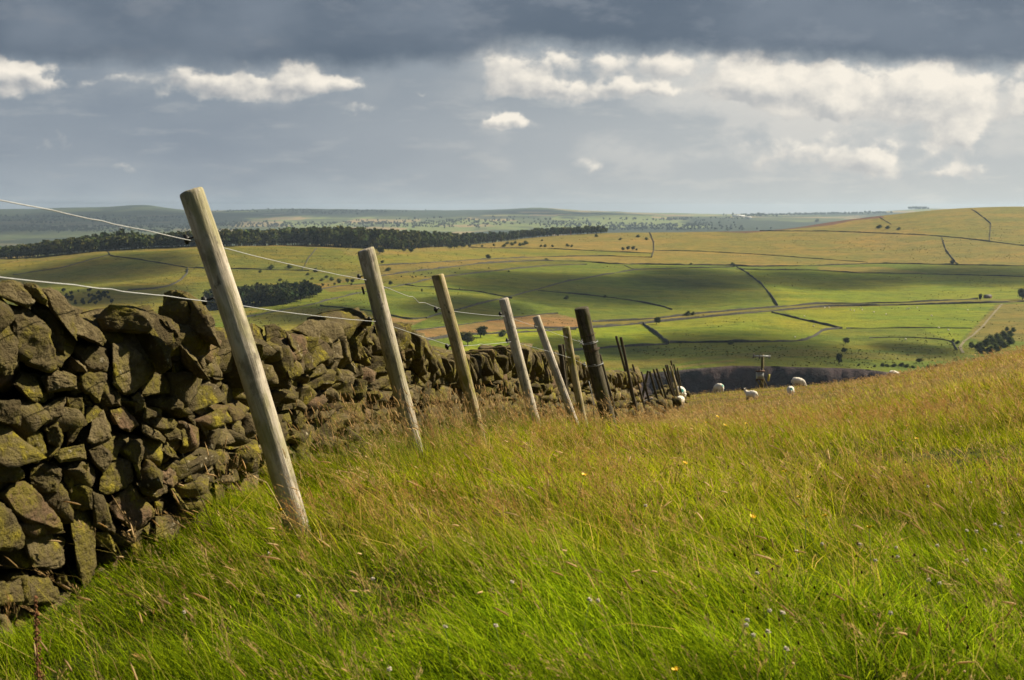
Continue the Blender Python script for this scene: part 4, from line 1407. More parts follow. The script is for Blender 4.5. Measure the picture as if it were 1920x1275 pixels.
def insulator(o, p, sc_=1.0):
    c = local(o, p)
    m = MB()
    m.box(c, (.018 * sc_, .018 * sc_, .05 * sc_))
    m.tube([c + np.array([0, 0, -.012]), c + np.array([0, 0, .012])], [.016 * sc_, .016 * sc_], 10)
    m.tube([c, c * np.array([.5, .5, 1])], .004, 6)
    m.build("insulator", M_INS, o, smooth=False)


INS = [((350, 449), (383, 564)), ((673, 519), (693, 599)), ((817, 580), (838, 650)), ((938, 589), (951, 639)), ((1004, 611), (1030, 659)), ((1062, 632), (1066, 668))]
for k, (u_, l_) in enumerate(INS):
    d = POSTS[k][2] + .05
    for (px, py) in (u_, l_):
        insulator(posts[k], at(px, py, d), 0.72 if k < 2 else 1.0)
c = local(posts[1], at(681, 545, 8.28))
m = MB()
m.box(c, (.012, .012, .05))
m.build("bracket", M_INS, posts[1], smooth=False)


def band(o, zc, rad, n_turn, mat, name, jit=.004, thick=.0028):
    th = np.linspace(0, 2 * np.pi * n_turn, int(26 * n_turn))
    P = np.stack([np.cos(th) * rad, np.sin(th) * rad, zc + np.linspace(-.5, .5, len(th)) * .012 * n_turn + jit * np.sin(th * 1.7)], 1)
    m = MB()
    m.tube(P, thick, 6)
    m.build(name, mat, o)


Ls = np.linalg.norm(a - b)
for (py, mt, nt) in ((627, M_RUST, 1.2), (642, M_WIRE, 2.1), (655, M_RUST, 2.2), (683, M_WIRE, 2.0)):
    zc = Ls * (1 - (py - 577) / (806 - 577))
    band(strainer, zc, .112, nt, mt, "wire_band")
for (px, py) in ((1090, 642), (1096, 684)):
    c = local(strainer, at(px, py, 17.34))
    m = MB()
    r = random.Random(py)
    for q_ in range(7):
        e = c + np.array([r.uniform(-.05, .05), r.uniform(-.05, .05), r.uniform(-.06, .06)])
        m.tube([c, (c + e) / 2 + np.array([r.uniform(-.02, .02), 0, 0]), e], .003, 5)
    th = np.linspace(0, 14, 40)
    m.tube(np.stack([c[0] + np.cos(th) * .018, c[1] + np.sin(th) * .018, c[2] - .03 + th / 14 * .06], 1), .004, 5)
    m.build("wire_knot", M_WIRE, strainer)
m = MB()
pp = [local(strainer, at(px, py, 17.33)) for px, py in ((1104, 715), (1109, 735), (1113, 755), (1114, 790))]
m.tube(pp, .006, 5)
m.build("loose_wire", M_WIRE, strainer)

STAKES = [
    ((1155, 630), (1180, 725), 28.5, 5, "left one of a pair of tall thin dark stakes rising behind the wall", "stake"),
    ((1164, 632), (1196, 785), 24.0, 6, "longest thin dark stake, right one of a tall pair in front of the wall end", "stake"),
    ((1186, 683), (1194, 712), 29.5, 4, "short dark stake stub showing at the end of the wall", "stake"),
    ((1124, 664), (1159, 792), 18.6, 6, "rusty brown brace leaning at the right side of the strainer post", "brace"),
    ((1050, 646), (1057, 712), 17.6, 10, "stubby dark board standing behind the wall left of the thin tan post", "board"),
    ((1056, 645), (1062, 712), 17.7, 5, "narrow dark lath standing tight against the stubby board behind the wall", "board"),
]
for k, (tp, bp, d, w, lab, cat) in enumerate(STAKES):
    a, b = at(tp[0], tp[1], d), at(bp[0], bp[1], d)
    g = float(ground(b[0], b[1]))
    if k in (1, 3):
        ax = (a - b) / np.linalg.norm(a - b)
        b = b + ax * ((g - .03) - b[2]) / ax[2]
    elif b[2] > g:
        ax = (a - b) / np.linalg.norm(a - b)
        b = b + ax * ((g - .03) - b[2]) / ax[2]
    post("fence_stake" if cat == "stake" else cat if cat == "board" else "brace_stake", a, b, w / 2 / F * d * .9, w / 2 / F * d, M_STAKE, lab, cat, None, 160 + k, rings=12, seg=10, square=True)
FAR_ST = [((1202, 697), (1213, 739), 36), ((1215, 695), (1209, 722), 37), ((1218, 696), (1231, 744), 38), ((1225, 692), (1237, 728), 41), ((1231, 691), (1244, 732), 42),
          ((1244, 690), (1259, 732), 45), ((1248, 684), (1261, 735), 46), ((1251, 684), (1266, 748), 46.5), ((1258, 676), (1268, 725), 50), ((1263, 683), (1274, 725), 52), ((1270, 690), (1277, 728), 55)]
FL = ["first stake at the left end of the far leaning row", "far stake leaning opposite to all the others", "stake next to the oppositely leaning far one",
      "fourth stake from the left in the far leaning row", "fifth stake from the left in the far leaning row", "stake starting the dense bunch at the right of the far row",
      "stake inside the dense bunch of the far row, next to the bunch's first", "stake whose foot reaches the nearer sheep by the tumbled wall", "tallest stake of the bunch in the far row, its top above the rest",
      "stake just right of the tallest one in the far bunch", "last stake at the right end of the far leaning row"]
for k, (tp, bp, d) in enumerate(FAR_ST):
    a, b = at(tp[0], tp[1], d), at(bp[0], bp[1], d)
    g = float(ground(b[0], b[1]))
    ax = (a - b) / np.linalg.norm(a - b)
    b = b + ax * ((g - .05) - b[2]) / ax[2]
    post("fence_stake", a, b, .033, .040, M_STAKE, FL[k], "stake", "leaning stakes over the tumbled wall", 180 + k, rings=8, seg=8, square=True)
a, b = at(1257, 686, 48), at(1271, 738, 48)
post("fence_stake", a, b, .045, .05, M_GREEN, "lighter tan stake in the far bunch beside the sheep", "stake", "leaning stakes over the tumbled wall", 199, rings=8, seg=10)
a, b = at(1224, 747, 37), at(1205, 754, 37)
g = float(ground(b[0], b[1])) + .28
post("fallen_rail", a, b, .035, .035, M_PALE2, "pale fallen rail lying across the grass between the wall end and the far stakes", "rail", None, 198, rings=8, seg=8)

# ------------------------------------------------------------------ walls between the valley fields
M_FWALL = simple_mat("field wall stone", (.036, .034, .028), .95, .45, .5)  # wall colour darkened to paint in the shaded side that faces the viewer
FWALLS = [
    ([(25, 516), (60, 510), (115, 503), (160, 490), (205, 478)], "field wall climbing the left hill to the apex behind the nearest post", 1),
    ([(207, 480), (255, 486), (310, 495), (352, 502)], "field wall descending rightward from the apex on the left hill", 1),
    ([(352, 503), (352, 512), (340, 525), (320, 536), (290, 542), (240, 545)], "dark hedged wall curling down the left hill just left of the nearest post", 1.4),
    ([(354, 502), (400, 504), (480, 505), (580, 508)], "thin level wall with bushes crossing the left hill behind the nearest post", .9),
    ([(594, 466), (578, 485), (567, 505)], "short wall running down the left hill from the tan rim below the wood", .9),
    ([(201, 471), (207, 479)], "tiny wall stub joining the wood's edge to the apex on the left hill", .9),
    ([(707, 498), (800, 493), (895, 487), (1008, 482), (1133, 480), (1222, 483)], "long lower wall of the strip field under the scattered bushes", 1),
    ([(880, 464), (900, 465), (1022, 466), (1144, 472), (1222, 475)], "upper wall of the strip field under the scattered bushes", .9),
    ([(1218, 437), (1226, 455), (1226, 470), (1222, 482)], "dark wall dropping from the skyline at the right end of the strip field", 1.2),
    ([(1227, 470), (1306, 471), (1420, 477), (1514, 484), (1627, 492)], "faint wall across the tan moor right of the skyline wall", .8),
    ([(710, 518), (790, 508), (895, 495), (1003, 489), (1090, 490), (1144, 495), (1279, 497), (1374, 498), (1400, 500), (1514, 499), (1644, 494), (1752, 496), (1920, 499), (2100, 501)],
     "longest dark wall dividing the tan moor from the green fields below", 1.3),
    ([(1380, 505), (1535, 507), (1606, 512), (1736, 514), (1920, 519), (2100, 524)], "wall along the top of the right hand bright field, below the longest wall", 1),
    ([(762, 534), (817, 521), (895, 512), (968, 504), (1027, 498), (1100, 496)], "wall rising rightward behind the third post to meet the longest wall", 1.1),
    ([(864, 580), (900, 570), (954, 557), (1008, 543), (1062, 528), (1136, 515), (1192, 506), (1279, 503), (1377, 501)], "long diagonal wall rising behind the silvery post up the shaded field", 1.1),
    ([(1171, 498), (1192, 506)], "short link wall at the top of the shaded middle field", .9),
    ([(1008, 545), (1062, 550), (1136, 557), (1187, 564), (1247, 576), (1260, 581)], "wall with two bushes falling rightward across the shaded middle field", 1),
    ([(1377, 498), (1400, 511), (1430, 535), (1447, 556), (1458, 573)], "dark wall running down between the shaded middle field and the bright one", 1.4),
    ([(1111, 604), (1198, 600), (1238, 597), (1306, 589), (1420, 579), (1535, 570), (1684, 568), (1833, 561)], "upper wall of the green lane that crosses the valley", 1.3),
    ([(968, 617), (1117, 615), (1206, 607), (1306, 597), (1420, 586), (1549, 575), (1698, 572), (1866, 568), (1920, 566)], "lower wall of the green lane that crosses the valley", 1.4),
    ([(1206, 608), (1236, 630), (1253, 645)], "thick wall dropping from the lane at the right of the brightest field", 1.8),
    ([(1060, 659), (1076, 658), (1144, 652), (1252, 646)], "wall closing the foot of the brightest field behind the paired stakes", 1.3),
    ([(1255, 643), (1420, 642), (1506, 640), (1533, 628), (1541, 620), (1579, 616)], "wall below the lane field bending up to a corner near the lone tree", 1.4),
    ([(1447, 586), (1514, 602), (1578, 616)], "wall slanting from the lane down to the corner near the lone tree", 1.3),
    ([(1587, 616), (1725, 615), (1822, 616)], "faint wall across the bright field left of the stony track", .7),
    ([(1630, 634), (1698, 632), (1774, 637), (1787, 642), (1795, 657)], "low bank wall at the foot of the bright field beside the track", .8),
    ([(1400, 433), (1560, 434), (1640, 437), (1736, 441), (1806, 447), (1920, 461), (2050, 472)], "long wall slanting down the right hill below its skyline", 1.2),
    ([(1822, 393), (1840, 405), (1858, 420), (1855, 451)], "angled wall coming down from the top of the right hill", 1.1),
    ([(1766, 446), (1774, 470), (1793, 494)], "curved wall on the right hill ending at a dark round bush", 1.3),
    ([(1649, 408), (1671, 421)], "faint short wall near the heather knoll on the right hill", .8),
    ([(756, 534), (788, 538), (811, 538), (845, 543), (894, 546), (939, 555), (960, 560)], "wall running level behind the third post's upper half", 1.1),
    ([(590, 570), (624, 561), (681, 548), (762, 534)], "wall rising rightward past the second post from the round wood", 1),
    ([(600, 574), (624, 576), (683, 581), (730, 591), (769, 600), (800, 596)], "wall falling rightward behind the second post to the brown plot", .9),
    ([(800, 597), (822, 590), (864, 580)], "wall joining the brown plot to the long diagonal wall", 1),
    ([(769, 621), (830, 614), (880, 607), (940, 599), (1010, 590), (1046, 588)], "thin wall along the top of the brown plot", .7),
    ([(798, 639), (864, 629), (948, 625), (1080, 618)], "dark hedge wall between the brown plot and the brightest field", 1.5),
    ([(452, 597), (546, 579), (590, 570)], "wall below the round wood, left of the second post", 1),
    ([(597, 543), (640, 536), (720, 530)], "thin wall along the tan strip above the second post's wire", .8),
]


def resample(P, step):
    P = np.asarray(P)
    L = np.concatenate([[0], np.cumsum(np.linalg.norm(np.diff(P[:, :2], axis=0), axis=1))])
    n = max(2, int(L[-1] / step))
    s_ = np.linspace(0, L[-1], n)
    return np.stack([np.interp(s_, L, P[:, k]) for k in range(P.shape[1])], 1)


def dens_px(pl, step=12):
    out = []
    for (x0, y0), (x1, y1) in zip(pl[:-1], pl[1:]):
        n = max(1, int(math.hypot(x1 - x0, y1 - y0) / step))
        out += [(x0 + (x1 - x0) * k / n, y0 + (y1 - y0) * k / n) for k in range(n)]
    return out + [pl[-1]]


for k, (pl, lab, hs) in enumerate(FWALLS):
    H = [hit(px, py) for px, py in dens_px(pl)]
    H = [h for h in H if h is not None and h[1] < 3000]
    if len(H) < 2:
        print("wall lost", lab)
        continue
    P = resample(H, 5.0)
    sm = P.copy()
    for _ in range(3):
        sm[1:-1] = (sm[:-2] + 2 * sm[1:-1] + sm[2:]) / 4
    P = sm
    T = np.gradient(P[:, :2], axis=0)
    T /= np.linalg.norm(T, axis=1, keepdims=True) + 1e-9
    Nn = np.stack([-T[:, 1], T[:, 0]], 1)
    n = len(P)
    rs = np.random.default_rng(k)
    dm = P[:, 1].mean()
    hgt = hs * .85 * np.maximum(.30, 1.12 + .55 * vnoise(np.stack([np.arange(n) * .25, np.full(n, k * 3.3)], -1), 2) + rs.uniform(-.28, .28, n)) * (1 + .25 * sstep(dm, 1200, 2200))
    wid = .25 * hs * (1 + .3 * sstep(dm, 1200, 2200))
    rows = []
    for off, top in ((-1.25, 0), (-.8, 1), (.8, 1), (1.25, 0)):
        xy = P[:, :2] + Nn * off * wid
        z = valley_z(xy[:, 0], xy[:, 1]) + (hgt if top else -.5)
        rows.append(np.concatenate([xy, z[:, None]], 1))
    Vv = np.stack(rows, 1).reshape(-1, 3)
    i = np.arange(n - 1)[:, None]
    q = np.concatenate([np.concatenate([i * 4 + j, i * 4 + j + 1, (i + 1) * 4 + j + 1, (i + 1) * 4 + j], 1) for j in range(3)])
    q = np.concatenate([q, [[0, 1, 2, 3], [(n - 1) * 4 + 3, (n - 1) * 4 + 2, (n - 1) * 4 + 1, (n - 1) * 4]]])
    o = mk("field_wall", Vv, [q], M_FWALL, smooth=False, loc=P[n // 2])
    tag(o, lab, "field wall", "walls between the valley fields", kind="thing")

# stony track and green lane
M_TRACK = simple_mat("stony track", (.165, .140, .075), .95, .4, .35)


def strip(name, pl, w, mat, lab):
    H = [hit(px, py) for px, py in dens_px(pl, 6)]
    P = resample([h for h in H if h is not None], 4.0)
    for _ in range(3):
        P[1:-1] = (P[:-2] + 2 * P[1:-1] + P[2:]) / 4
    T = np.gradient(P[:, :2], axis=0)
    T /= np.linalg.norm(T, axis=1, keepdims=True) + 1e-9
    Nn = np.stack([-T[:, 1], T[:, 0]], 1)
    rows = []
    n = len(P)
    for f_ in (-1, -.4, .4, 1):
        ww = w * (1 + .25 * vnoise(np.stack([np.arange(n) * .3, np.full(n, f_ * 5)], -1), 4))
        xy = P[:, :2] + Nn * (f_ * ww)[:, None]
        rows.append(np.concatenate([xy, (valley_z(xy[:, 0], xy[:, 1]) + .22)[:, None]], 1))
    Vv = np.stack(rows, 1).reshape(-1, 3)
    i = np.arange(n - 1)[:, None]
    q = np.concatenate([np.concatenate([i * 4 + j, i * 4 + j + 1, (i + 1) * 4 + j + 1, (i + 1) * 4 + j], 1) for j in range(3)])
    o = mk(name, Vv, [q], mat)
    return tag(o, lab, "path", kind="structure")


strip("track", [(1806, 662), (1800, 650), (1808, 640), (1825, 628), (1843, 612), (1856, 596), (1868, 582), (1879, 570)], .85, M_TRACK, "pale stony track climbing beside the copse to the lane")
strip("lane", [(1115, 609), (1206, 603), (1306, 593), (1420, 582), (1500, 577)], .8, simple_mat("dry lane grass", (.135, .125, .028), .95, .4, .3), "dry grassy lane between two walls")

# ------------------------------------------------------------------ trees of the valley
M_LEAF = leaf_mat("far foliage", trans=.12)
M_BARK = simple_mat("far bark", (.06, .048, .035), .9, .3, 3.0)


def crown_mesh(seed, n, rx, rz, cz, lobes=7, leaf=.10, col=(.030, .045, .012), flat=.6):
    """Leaf clumps through the volume of several lobes round a dark heart, for a crown of unit height."""
    g = np.random.default_rng(seed)
    mb = MB()
    C, RR = [], []
    for k in range(lobes):
        a = g.uniform(0, 2 * np.pi)
        rr_ = g.uniform(.15, .62) * rx
        rr_ = rr_ if k else 0.0
        C.append([math.cos(a) * rr_, math.sin(a) * rr_, cz + (g.uniform(-.5, .6) if k else 0) * rz])
        RR.append([g.uniform(.38, .6) * rx, g.uniform(.38, .6) * rx, g.uniform(.35, .55) * rz] if k else [.75 * rx, .75 * rx, .8 * rz])
    C, RR = np.array(C), np.array(RR)
    sph = bmesh.new()
    bmesh.ops.create_icosphere(sph, subdivisions=1, radius=1)
    sv = np.array([v.co[:] for v in sph.verts])
    sf = np.array([[v.index for v in f.verts] for f in sph.faces])
    sph.free()
    col = np.array(col)
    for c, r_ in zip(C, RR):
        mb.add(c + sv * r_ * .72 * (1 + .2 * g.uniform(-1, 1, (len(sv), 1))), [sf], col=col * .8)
    k = g.integers(0, lobes, n)
    dv = g.normal(size=(n, 3))
    dv /= np.linalg.norm(dv, axis=1, keepdims=True)
    rad = g.uniform(.72, 1.12, n)[:, None]
    P = C[k] + dv * RR[k] * rad
    a = g.normal(size=(n, 3))
    a /= np.linalg.norm(a, axis=1, keepdims=True)
    b = np.cross(a, g.normal(size=(n, 3)))
    b /= np.linalg.norm(b, axis=1, keepdims=True)
    s_ = leaf * g.uniform(.5, 1.2, (n, 1))
    Vq = np.stack([P - a * s_ - b * s_ * .6, P + a * s_ - b * s_ * .5, P + a * s_ * .8 + b * s_ * .7, P - a * s_ * .7 + b * s_ * .6], 1).reshape(-1, 3)
    cv = col * (1 + .55 * g.uniform(-1, 1, (n, 1)))
    cv[:, 0] *= 1 + .25 * g.uniform(-1, 1, n)
    mb.add(Vq, [np.arange(n * 4).reshape(-1, 4)], col=np.repeat(cv, 4, 0))
    return mb


def trunk_mesh(seed, h, r0, limbs=4, rx=.35):
    g = random.Random(seed)
    m = MB()
    m.tube([(0, 0, -.08), (0, 0, h * .4), (g.uniform(-.02, .02), g.uniform(-.02, .02), h)], [r0 * 1.2, r0, r0 * .6], 7)
    for k in range(limbs):
        a = g.uniform(0, 6.28)
        m.tube([(0, 0, h * .6), (math.cos(a) * rx * .4, math.sin(a) * rx * .4, h * 1.1), (math.cos(a) * rx * .8, math.sin(a) * rx * .8, h * 1.6)], [r0 * .5, r0 * .35, r0 * .15], 5)
    return m


KINDS = {}
SPECS = {
    'round': dict(n=1100, rx=.46, rz=.42, cz=.56, lobes=9, leaf=.034, col=(.040, .054, .014), trunk=(.30, .035)),
    'bush': dict(n=900, rx=.62, rz=.46, cz=.44, lobes=8, leaf=.042, col=(.070, .088, .022), trunk=(.16, .05)),
    'open': dict(n=800, rx=.52, rz=.38, cz=.60, lobes=10, leaf=.032, col=(.075, .075, .024), trunk=(.36, .028)),
    'upright': dict(n=1000, rx=.36, rz=.48, cz=.54, lobes=9, leaf=.034, col=(.032, .046, .014), trunk=(.22, .04)),
}
for kn, sp in SPECS.items():
    sp = dict(sp)
    th, tr = sp.pop('trunk')
    KINDS[kn] = (crown_mesh(hash(kn) % 97 if False else len(kn) * 7, **sp), trunk_mesh(len(kn), th, tr, rx=sp['rx']))
PROTO = {}


def plant(kind, px, py, hpx, label, cat="tree", group=None, name=None, wide=1.0):
    h = hit(px, py)
    if h is None:
        print("no ground for", label)
        return
    H = hpx / F * h[1]
    z = float(valley_z(np.array([h[0]]), np.array([h[1]]))[0])
    o = empty(name or ("bush" if kind == 'bush' else "tree"), (h[0], h[1], z - .04 * H), label, cat, group)
    o.scale = (H * wide, H * wide, H)
    o.rotation_euler = (0, 0, random.uniform(0, 6.28))
    if kind not in PROTO:
        PROTO[kind] = (KINDS[kind][0].build("crown", M_LEAF, o), KINDS[kind][1].build("trunk", M_BARK, o))
    else:
        for c in PROTO[kind]:
            c2 = c.copy()
            COL.objects.link(c2)
            c2.parent = o
    return o


plant('open', 877, 648, 29, "pale spreading lone tree on the bright field behind the third post", wide=1.25)
plant('round', 901, 633, 27, "large dark round tree left of the silvery post, above the spreading tree")
plant('bush', 942, 631, 15, "dark bush half hidden by the silvery post", "bush")
plant('round', 1231, 608, 17, "round dark tree growing against the lane wall above the paired stakes")
plant('bush', 1289, 592, 11, "bush on the upper lane wall right of the round lane tree", "bush")
plant('bush', 1299, 591, 8, "smallest bush hugging the upper lane wall, right of its neighbour", "bush")
plant('round', 1585, 645, 15, "upper of two dark trees standing one above the other on the lower right field", wide=1.1)
plant('round', 1584, 662, 12, "middle dark tree in the column of three below the bright field", wide=1.25)
plant('upright', 1573, 681, 20, "upright dark tree at the quarry's edge, lowest of the column of three")
plant('open', 1724, 682, 12, "small leaning tree near the quarry's right end", wide=1.2)
plant('round', 1784, 496, 10, "dark round bush at the end of the curved wall on the right hill", "bush")
plant('bush', 1795, 497, 5, "tiny shrub right of the dark round bush on the right hill", "bush")
plant('upright', 1838, 562, 12, "tree beside the red ruined barn at the end of the lane")
plant('round', 1917, 562, 26, "dark tree cut by the right edge of the picture")
plant('round', 712, 476, 15, "round tree in front of the wood just right of the second post's top", wide=1.25)
plant('round', 716, 494, 7, "small round bush below the tree beside the second post's top", "bush", wide=1.3)
plant('bush', 728, 508, 8, "flat bush on the tan bank right of the second post", "bush", wide=1.4)
plant('round', 915, 486, 11, "isolated dark tree on the strip field above the third post", wide=1.3)
plant('round', 733, 535, 10, "dark tree on the wall between the second and the third post")
plant('bush', 715, 530, 6, "low shrub just left of the tree on the wall between the posts", "bush")
plant('upright', 791, 547, 6, "tiny shrub standing by itself under the wall near the third post's top", "bush")
plant('bush', 1025, 489, 6, "small bush on the lower wall of the strip field", "bush", wide=1.4)
for k, (px, py, h) in enumerate([(1168, 470, 8), (1177, 469, 9), (1186, 469, 9), (1193, 470, 5)]):
    plant('round', px, py, h, ["leftmost tree of the row of four on the moor", "second tree of the row of four on the moor", "third tree of the row of four on the moor", "smallest tree at the right end of the row of four on the moor"][k], wide=1.1)
for k, (px, py, h, lab) in enumerate([(1196, 445, 6, "bush left of the skyline wall's top"), (1212, 450, 6, "bush hard against the skyline wall's top"), (1118, 444, 6, "bush below the right end of the long wood"), (1163, 450, 5, "little bush alone in the middle of the moor pasture"),
                                      (1062, 561, 8, "left one of two bushes on the wall across the shaded field"), (1134, 558, 6, "right one of two bushes on the wall across the shaded field"), (1295, 497, 5, "bush on the longest wall above the shaded field"),
                                      (1374, 497, 6, "bush where the longest wall meets the descending wall"), (1364, 432, 5, "bush on the ridge at the left end of the heather"), (1392, 431, 7, "taller bush on the ridge at the left end of the heather"), (1532, 416, 7, "lone windblown tree on the heather ridge"),
                                      (1648, 428, 8, "dark gorse patch high on the right hill, left end of its row"), (1664, 429, 7, "long dark gorse patch high on the right hill, middle of its row"), (1685, 431, 6, "pale gorse patch high on the right hill, right end of its row"),
                                      (1370, 646, 8, "low bush below the lane field, above the transformer pole"), (981, 442, 12, "olive tree standing in front of the long wood's right part"), (954, 510, 4, "lone thorn in the lit field above the silvery post")]):
    plant('bush', px, py, h, lab, "bush", wide=1.3)
# groups of look-alike bushes
for px, py, h in [(904, 463, 5), (926, 461, 5), (945, 463, 7), (951, 458, 6), (960, 460, 7), (966, 457, 6), (975, 461, 7), (981, 460, 6), (986, 458, 8), (1014, 463, 5), (1022, 463, 6), (1036, 463, 5), (1016, 452, 4), (1064, 462, 6), (1072, 463, 5)]:
    plant('bush', px, py, h, "small dark thorn bush dotted along the tan slope under the long wood", "bush", "thorn bushes on the tan slope", wide=1.15)
for px, py, h in [(488, 511, 6), (508, 504, 9), (543, 503, 9), (592, 510, 9), (577, 516, 6), (585, 524, 5), (603, 527, 6), (612, 521, 6), (622, 526, 8), (636, 528, 7), (525, 527, 6), (570, 527, 4), (500, 535, 5)]:
    plant('bush', px, py, h, "small dark bush scattered on the hillside above the round wood", "bush", "bushes above the round wood", wide=1.25)
for px, py, h in [(606, 537, 7), (628, 535, 6), (635, 532, 8), (652, 530, 10), (660, 531, 10), (659, 535, 5), (616, 536, 4)]:
    plant('round', px, py, h, "small round tree lined along the tan strip left of the second post", "tree", "trees along the tan strip", wide=1.1)
for px, py, h in [(785, 467, 12), (800, 466, 10), (842, 467, 14), (852, 466, 15), (866, 465, 13), (880, 464, 8), (757, 473, 9), (770, 474, 12), (900, 455, 7), (893, 455, 8)]:
    plant('open' if h < 11 else 'round', px, py, h, "scattered tree at the front edge of the long wood", "tree", "trees fronting the long wood", wide=1.15)
for px, py, h in [(1822, 652, 13), (1835, 655, 17), (1848, 650, 20), (1860, 645, 20), (1872, 642, 20), (1884, 636, 19), (1893, 632, 15), (1840, 662, 15), (1856, 662, 18), (1868, 658, 18), (1880, 652, 20), (1894, 645, 18), (1900, 622, 10), (1888, 620, 9), (1787, 641, 7), (1795, 645, 8)]:
    plant('bush', px, py, h, "dark green bush packed in the copse beside the stony track", "bush", "bushes of the copse by the track", wide=1.0)
for px, py, h in [(1640, 688, 5), (1655, 687, 8), (1664, 688, 7), (1676, 688, 8), (1690, 687, 9), (1700, 689, 8), (1712, 690, 6), (1740, 689, 6), (1755, 688, 6), (1610, 686, 5)]:
    plant('bush', px, py, h, "dark scrub bush along the right part of the quarry rim", "bush", "scrub on the quarry rim", wide=1.3)


# ------------------------------------------------------------------ woods that read as one mass
def wood(name, spots, h_m, seed, label, cat, col=(.048, .060, .018), n_leaf=150, trunks=True, kind="stuff"):
    g = np.random.default_rng(seed)
    crowns = [crown_mesh(seed + k, n_leaf, .40, .40, .60, 5, .085, col) for k in range(5)]
    cv = [(np.concatenate(c.V), {k: np.concatenate(f) for k, f in c.F.items()}, np.concatenate(c.A['col'])) for c in crowns]
    mb = MB()
    for (x, y, s_) in spots:
        z = float(valley_z(np.array([x]), np.array([y]))[0])
        V0, Fs, cc = cv[g.integers(0, 5)]
        a = g.uniform(0, 6.28)
        H = h_m * s_
        Wd = H * g.uniform(.85, 1.15)
        Vr = np.stack([(V0[:, 0] * math.cos(a) - V0[:, 1] * math.sin(a)) * Wd, (V0[:, 0] * math.sin(a) + V0[:, 1] * math.cos(a)) * Wd, V0[:, 2] * H], 1) + (x, y, z - .06 * H)
        sh_ = g.uniform(.6, 1.6)
        mb.add(Vr, list(Fs.values()), col=cc * sh_ * np.array([g.uniform(.9, 1.25), 1, 1]))
        if trunks:
            mb.tube([(x, y, z - .5), (x, y, z + .5 * H)], [.022 * H, .015 * H], 4, cap=False, col=np.array([.05, .04, .03]))
    x0 = np.array(spots).mean(0)
    zz = float(valley_z(np.array([x0[0]]), np.array([x0[1]]))[0])
    o = mb.build(name, M_LEAF, loc=(x0[0], x0[1], zz))
    return tag(o, label, cat, kind=kind)


BELT = [(-60, 489), (0, 486), (60, 483), (120, 478), (205, 470), (280, 466), (400, 461), (500, 458), (600, 462), (700, 467), (760, 468), (800, 464), (860, 462), (905, 453), (960, 444), (1000, 441), (1060, 436), (1105, 434), (1138, 434)]
spots = []
g = np.random.default_rng(3)
for px, py in dens_px(BELT, 2.0):
    h = hit(px, py, 1000)
    for up_ in range(1, 14):
        if h is not None and h[1] < (1750 if px < 760 else 2350):
            break
        h = hit(px, py + up_, 1000)
    depth = np.interp(px, [0, 300, 700, 900, 1138], [60, 70, 110, 80, 40])
    for q_ in range(3 if px < 900 else 2):
        dd_ = g.uniform(0, 1) ** 1.3 * depth
        sc_ = np.interp(px, [-60, 120, 150, 280, 500, 640, 760, 950, 1020, 1100, 1138], [.75, 1.0, .85, .85, 1.15, 1.25, 1.2, .85, .85, .8, .65])
        hx = h[0] + g.normal(0, 3)
        spots.append((hx, h[1] + dd_ + g.normal(0, 3), sc_ * g.uniform(.55, 1.22)))
wood("woodland", spots, 17.0, 5, "long dark belt of woodland along the ridge from the left edge to the moor", "wood")
spots = []
for k in range(60):
    px = g.uniform(60, 195)
    h = hit(px, np.interp(px, [60, 195], [480, 471]), 1000)
    spots.append((h[0], h[1] + g.uniform(75, 150), g.uniform(1.15, 1.45)))
wood("woodland", spots, 18.0, 8, "taller second belt of trees showing behind the left part of the long wood", "wood")
spots = []
for k in range(150):
    px = 395 + 200 * g.uniform(0, 1)
    lo = np.interp(px, [395, 470, 530, 570, 597], [583, 577, 572, 563, 556])
    h = hit(px, lo - g.uniform(0, 9), 500)
    e_ = 1 - .35 * sstep(px, 560, 597)
    spots.append((h[0], h[1], g.uniform(.8, 1.1) * e_))
wood("woodland", spots, 14.5, 11, "compact dark round wood in the valley right of the nearest post", "wood", col=(.030, .040, .014))
spots = []
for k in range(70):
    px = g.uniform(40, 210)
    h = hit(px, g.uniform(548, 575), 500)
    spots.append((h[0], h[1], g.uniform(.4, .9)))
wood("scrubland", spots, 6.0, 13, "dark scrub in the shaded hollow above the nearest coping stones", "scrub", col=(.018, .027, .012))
# woods, hedges and farm trees of the far country
spots = []
bands = [((0, 300), (425, 437), 150), ((0, 110), (432, 434), 40), ((380, 900), (421, 428), 110), ((380, 1100), (416, 422), 50), ((700, 1000), (413, 430), 60), ((430, 760), (395, 400), 70), ((560, 700), (396, 403), 40),
         ((1040, 1330), (420, 433), 90), ((1150, 1320), (424, 433), 50), ((0, 330), (405, 420), 120), ((900, 1400), (408, 416), 30), ((1250, 1300), (412, 416), 14), ((330, 460), (420, 440), 60)]
for (x0, x1), (y0, y1), n in bands:
    for k in range(n):
        cl = hit(g.uniform(x0, x1), g.uniform(y0, y1), 3000)
        if cl is None:
            continue
        if k % 3:
            continue
        sx_, sl_ = g.uniform(20, 190), g.normal(0, .25)
        for q_ in range(int(g.integers(2, 14))):
            ex = g.normal(0, sx_)
            spots.append((cl[0] + ex, cl[1] + ex * sl_ + g.normal(0, 18), g.uniform(.7, 1.35)))
for k in range(260):
    px = g.uniform(1380, 1660)
    h = hit(px, np.interp(px, [1380, 1660], [406, 401]), 3000)
    if h is not None:
        spots.append((h[0] + g.normal(0, 30), h[1] + g.normal(0, 120), g.uniform(1.0, 1.7)))
for k in range(50):
    px = g.uniform(1690, 1735)
    h = hit(px, 393, 3000)
    if h is not None:
        spots.append((h[0], h[1] + g.normal(0, 60), g.uniform(1.4, 2.0)))
spots = [s_ for s_ in spots if s_[1] < 14500]
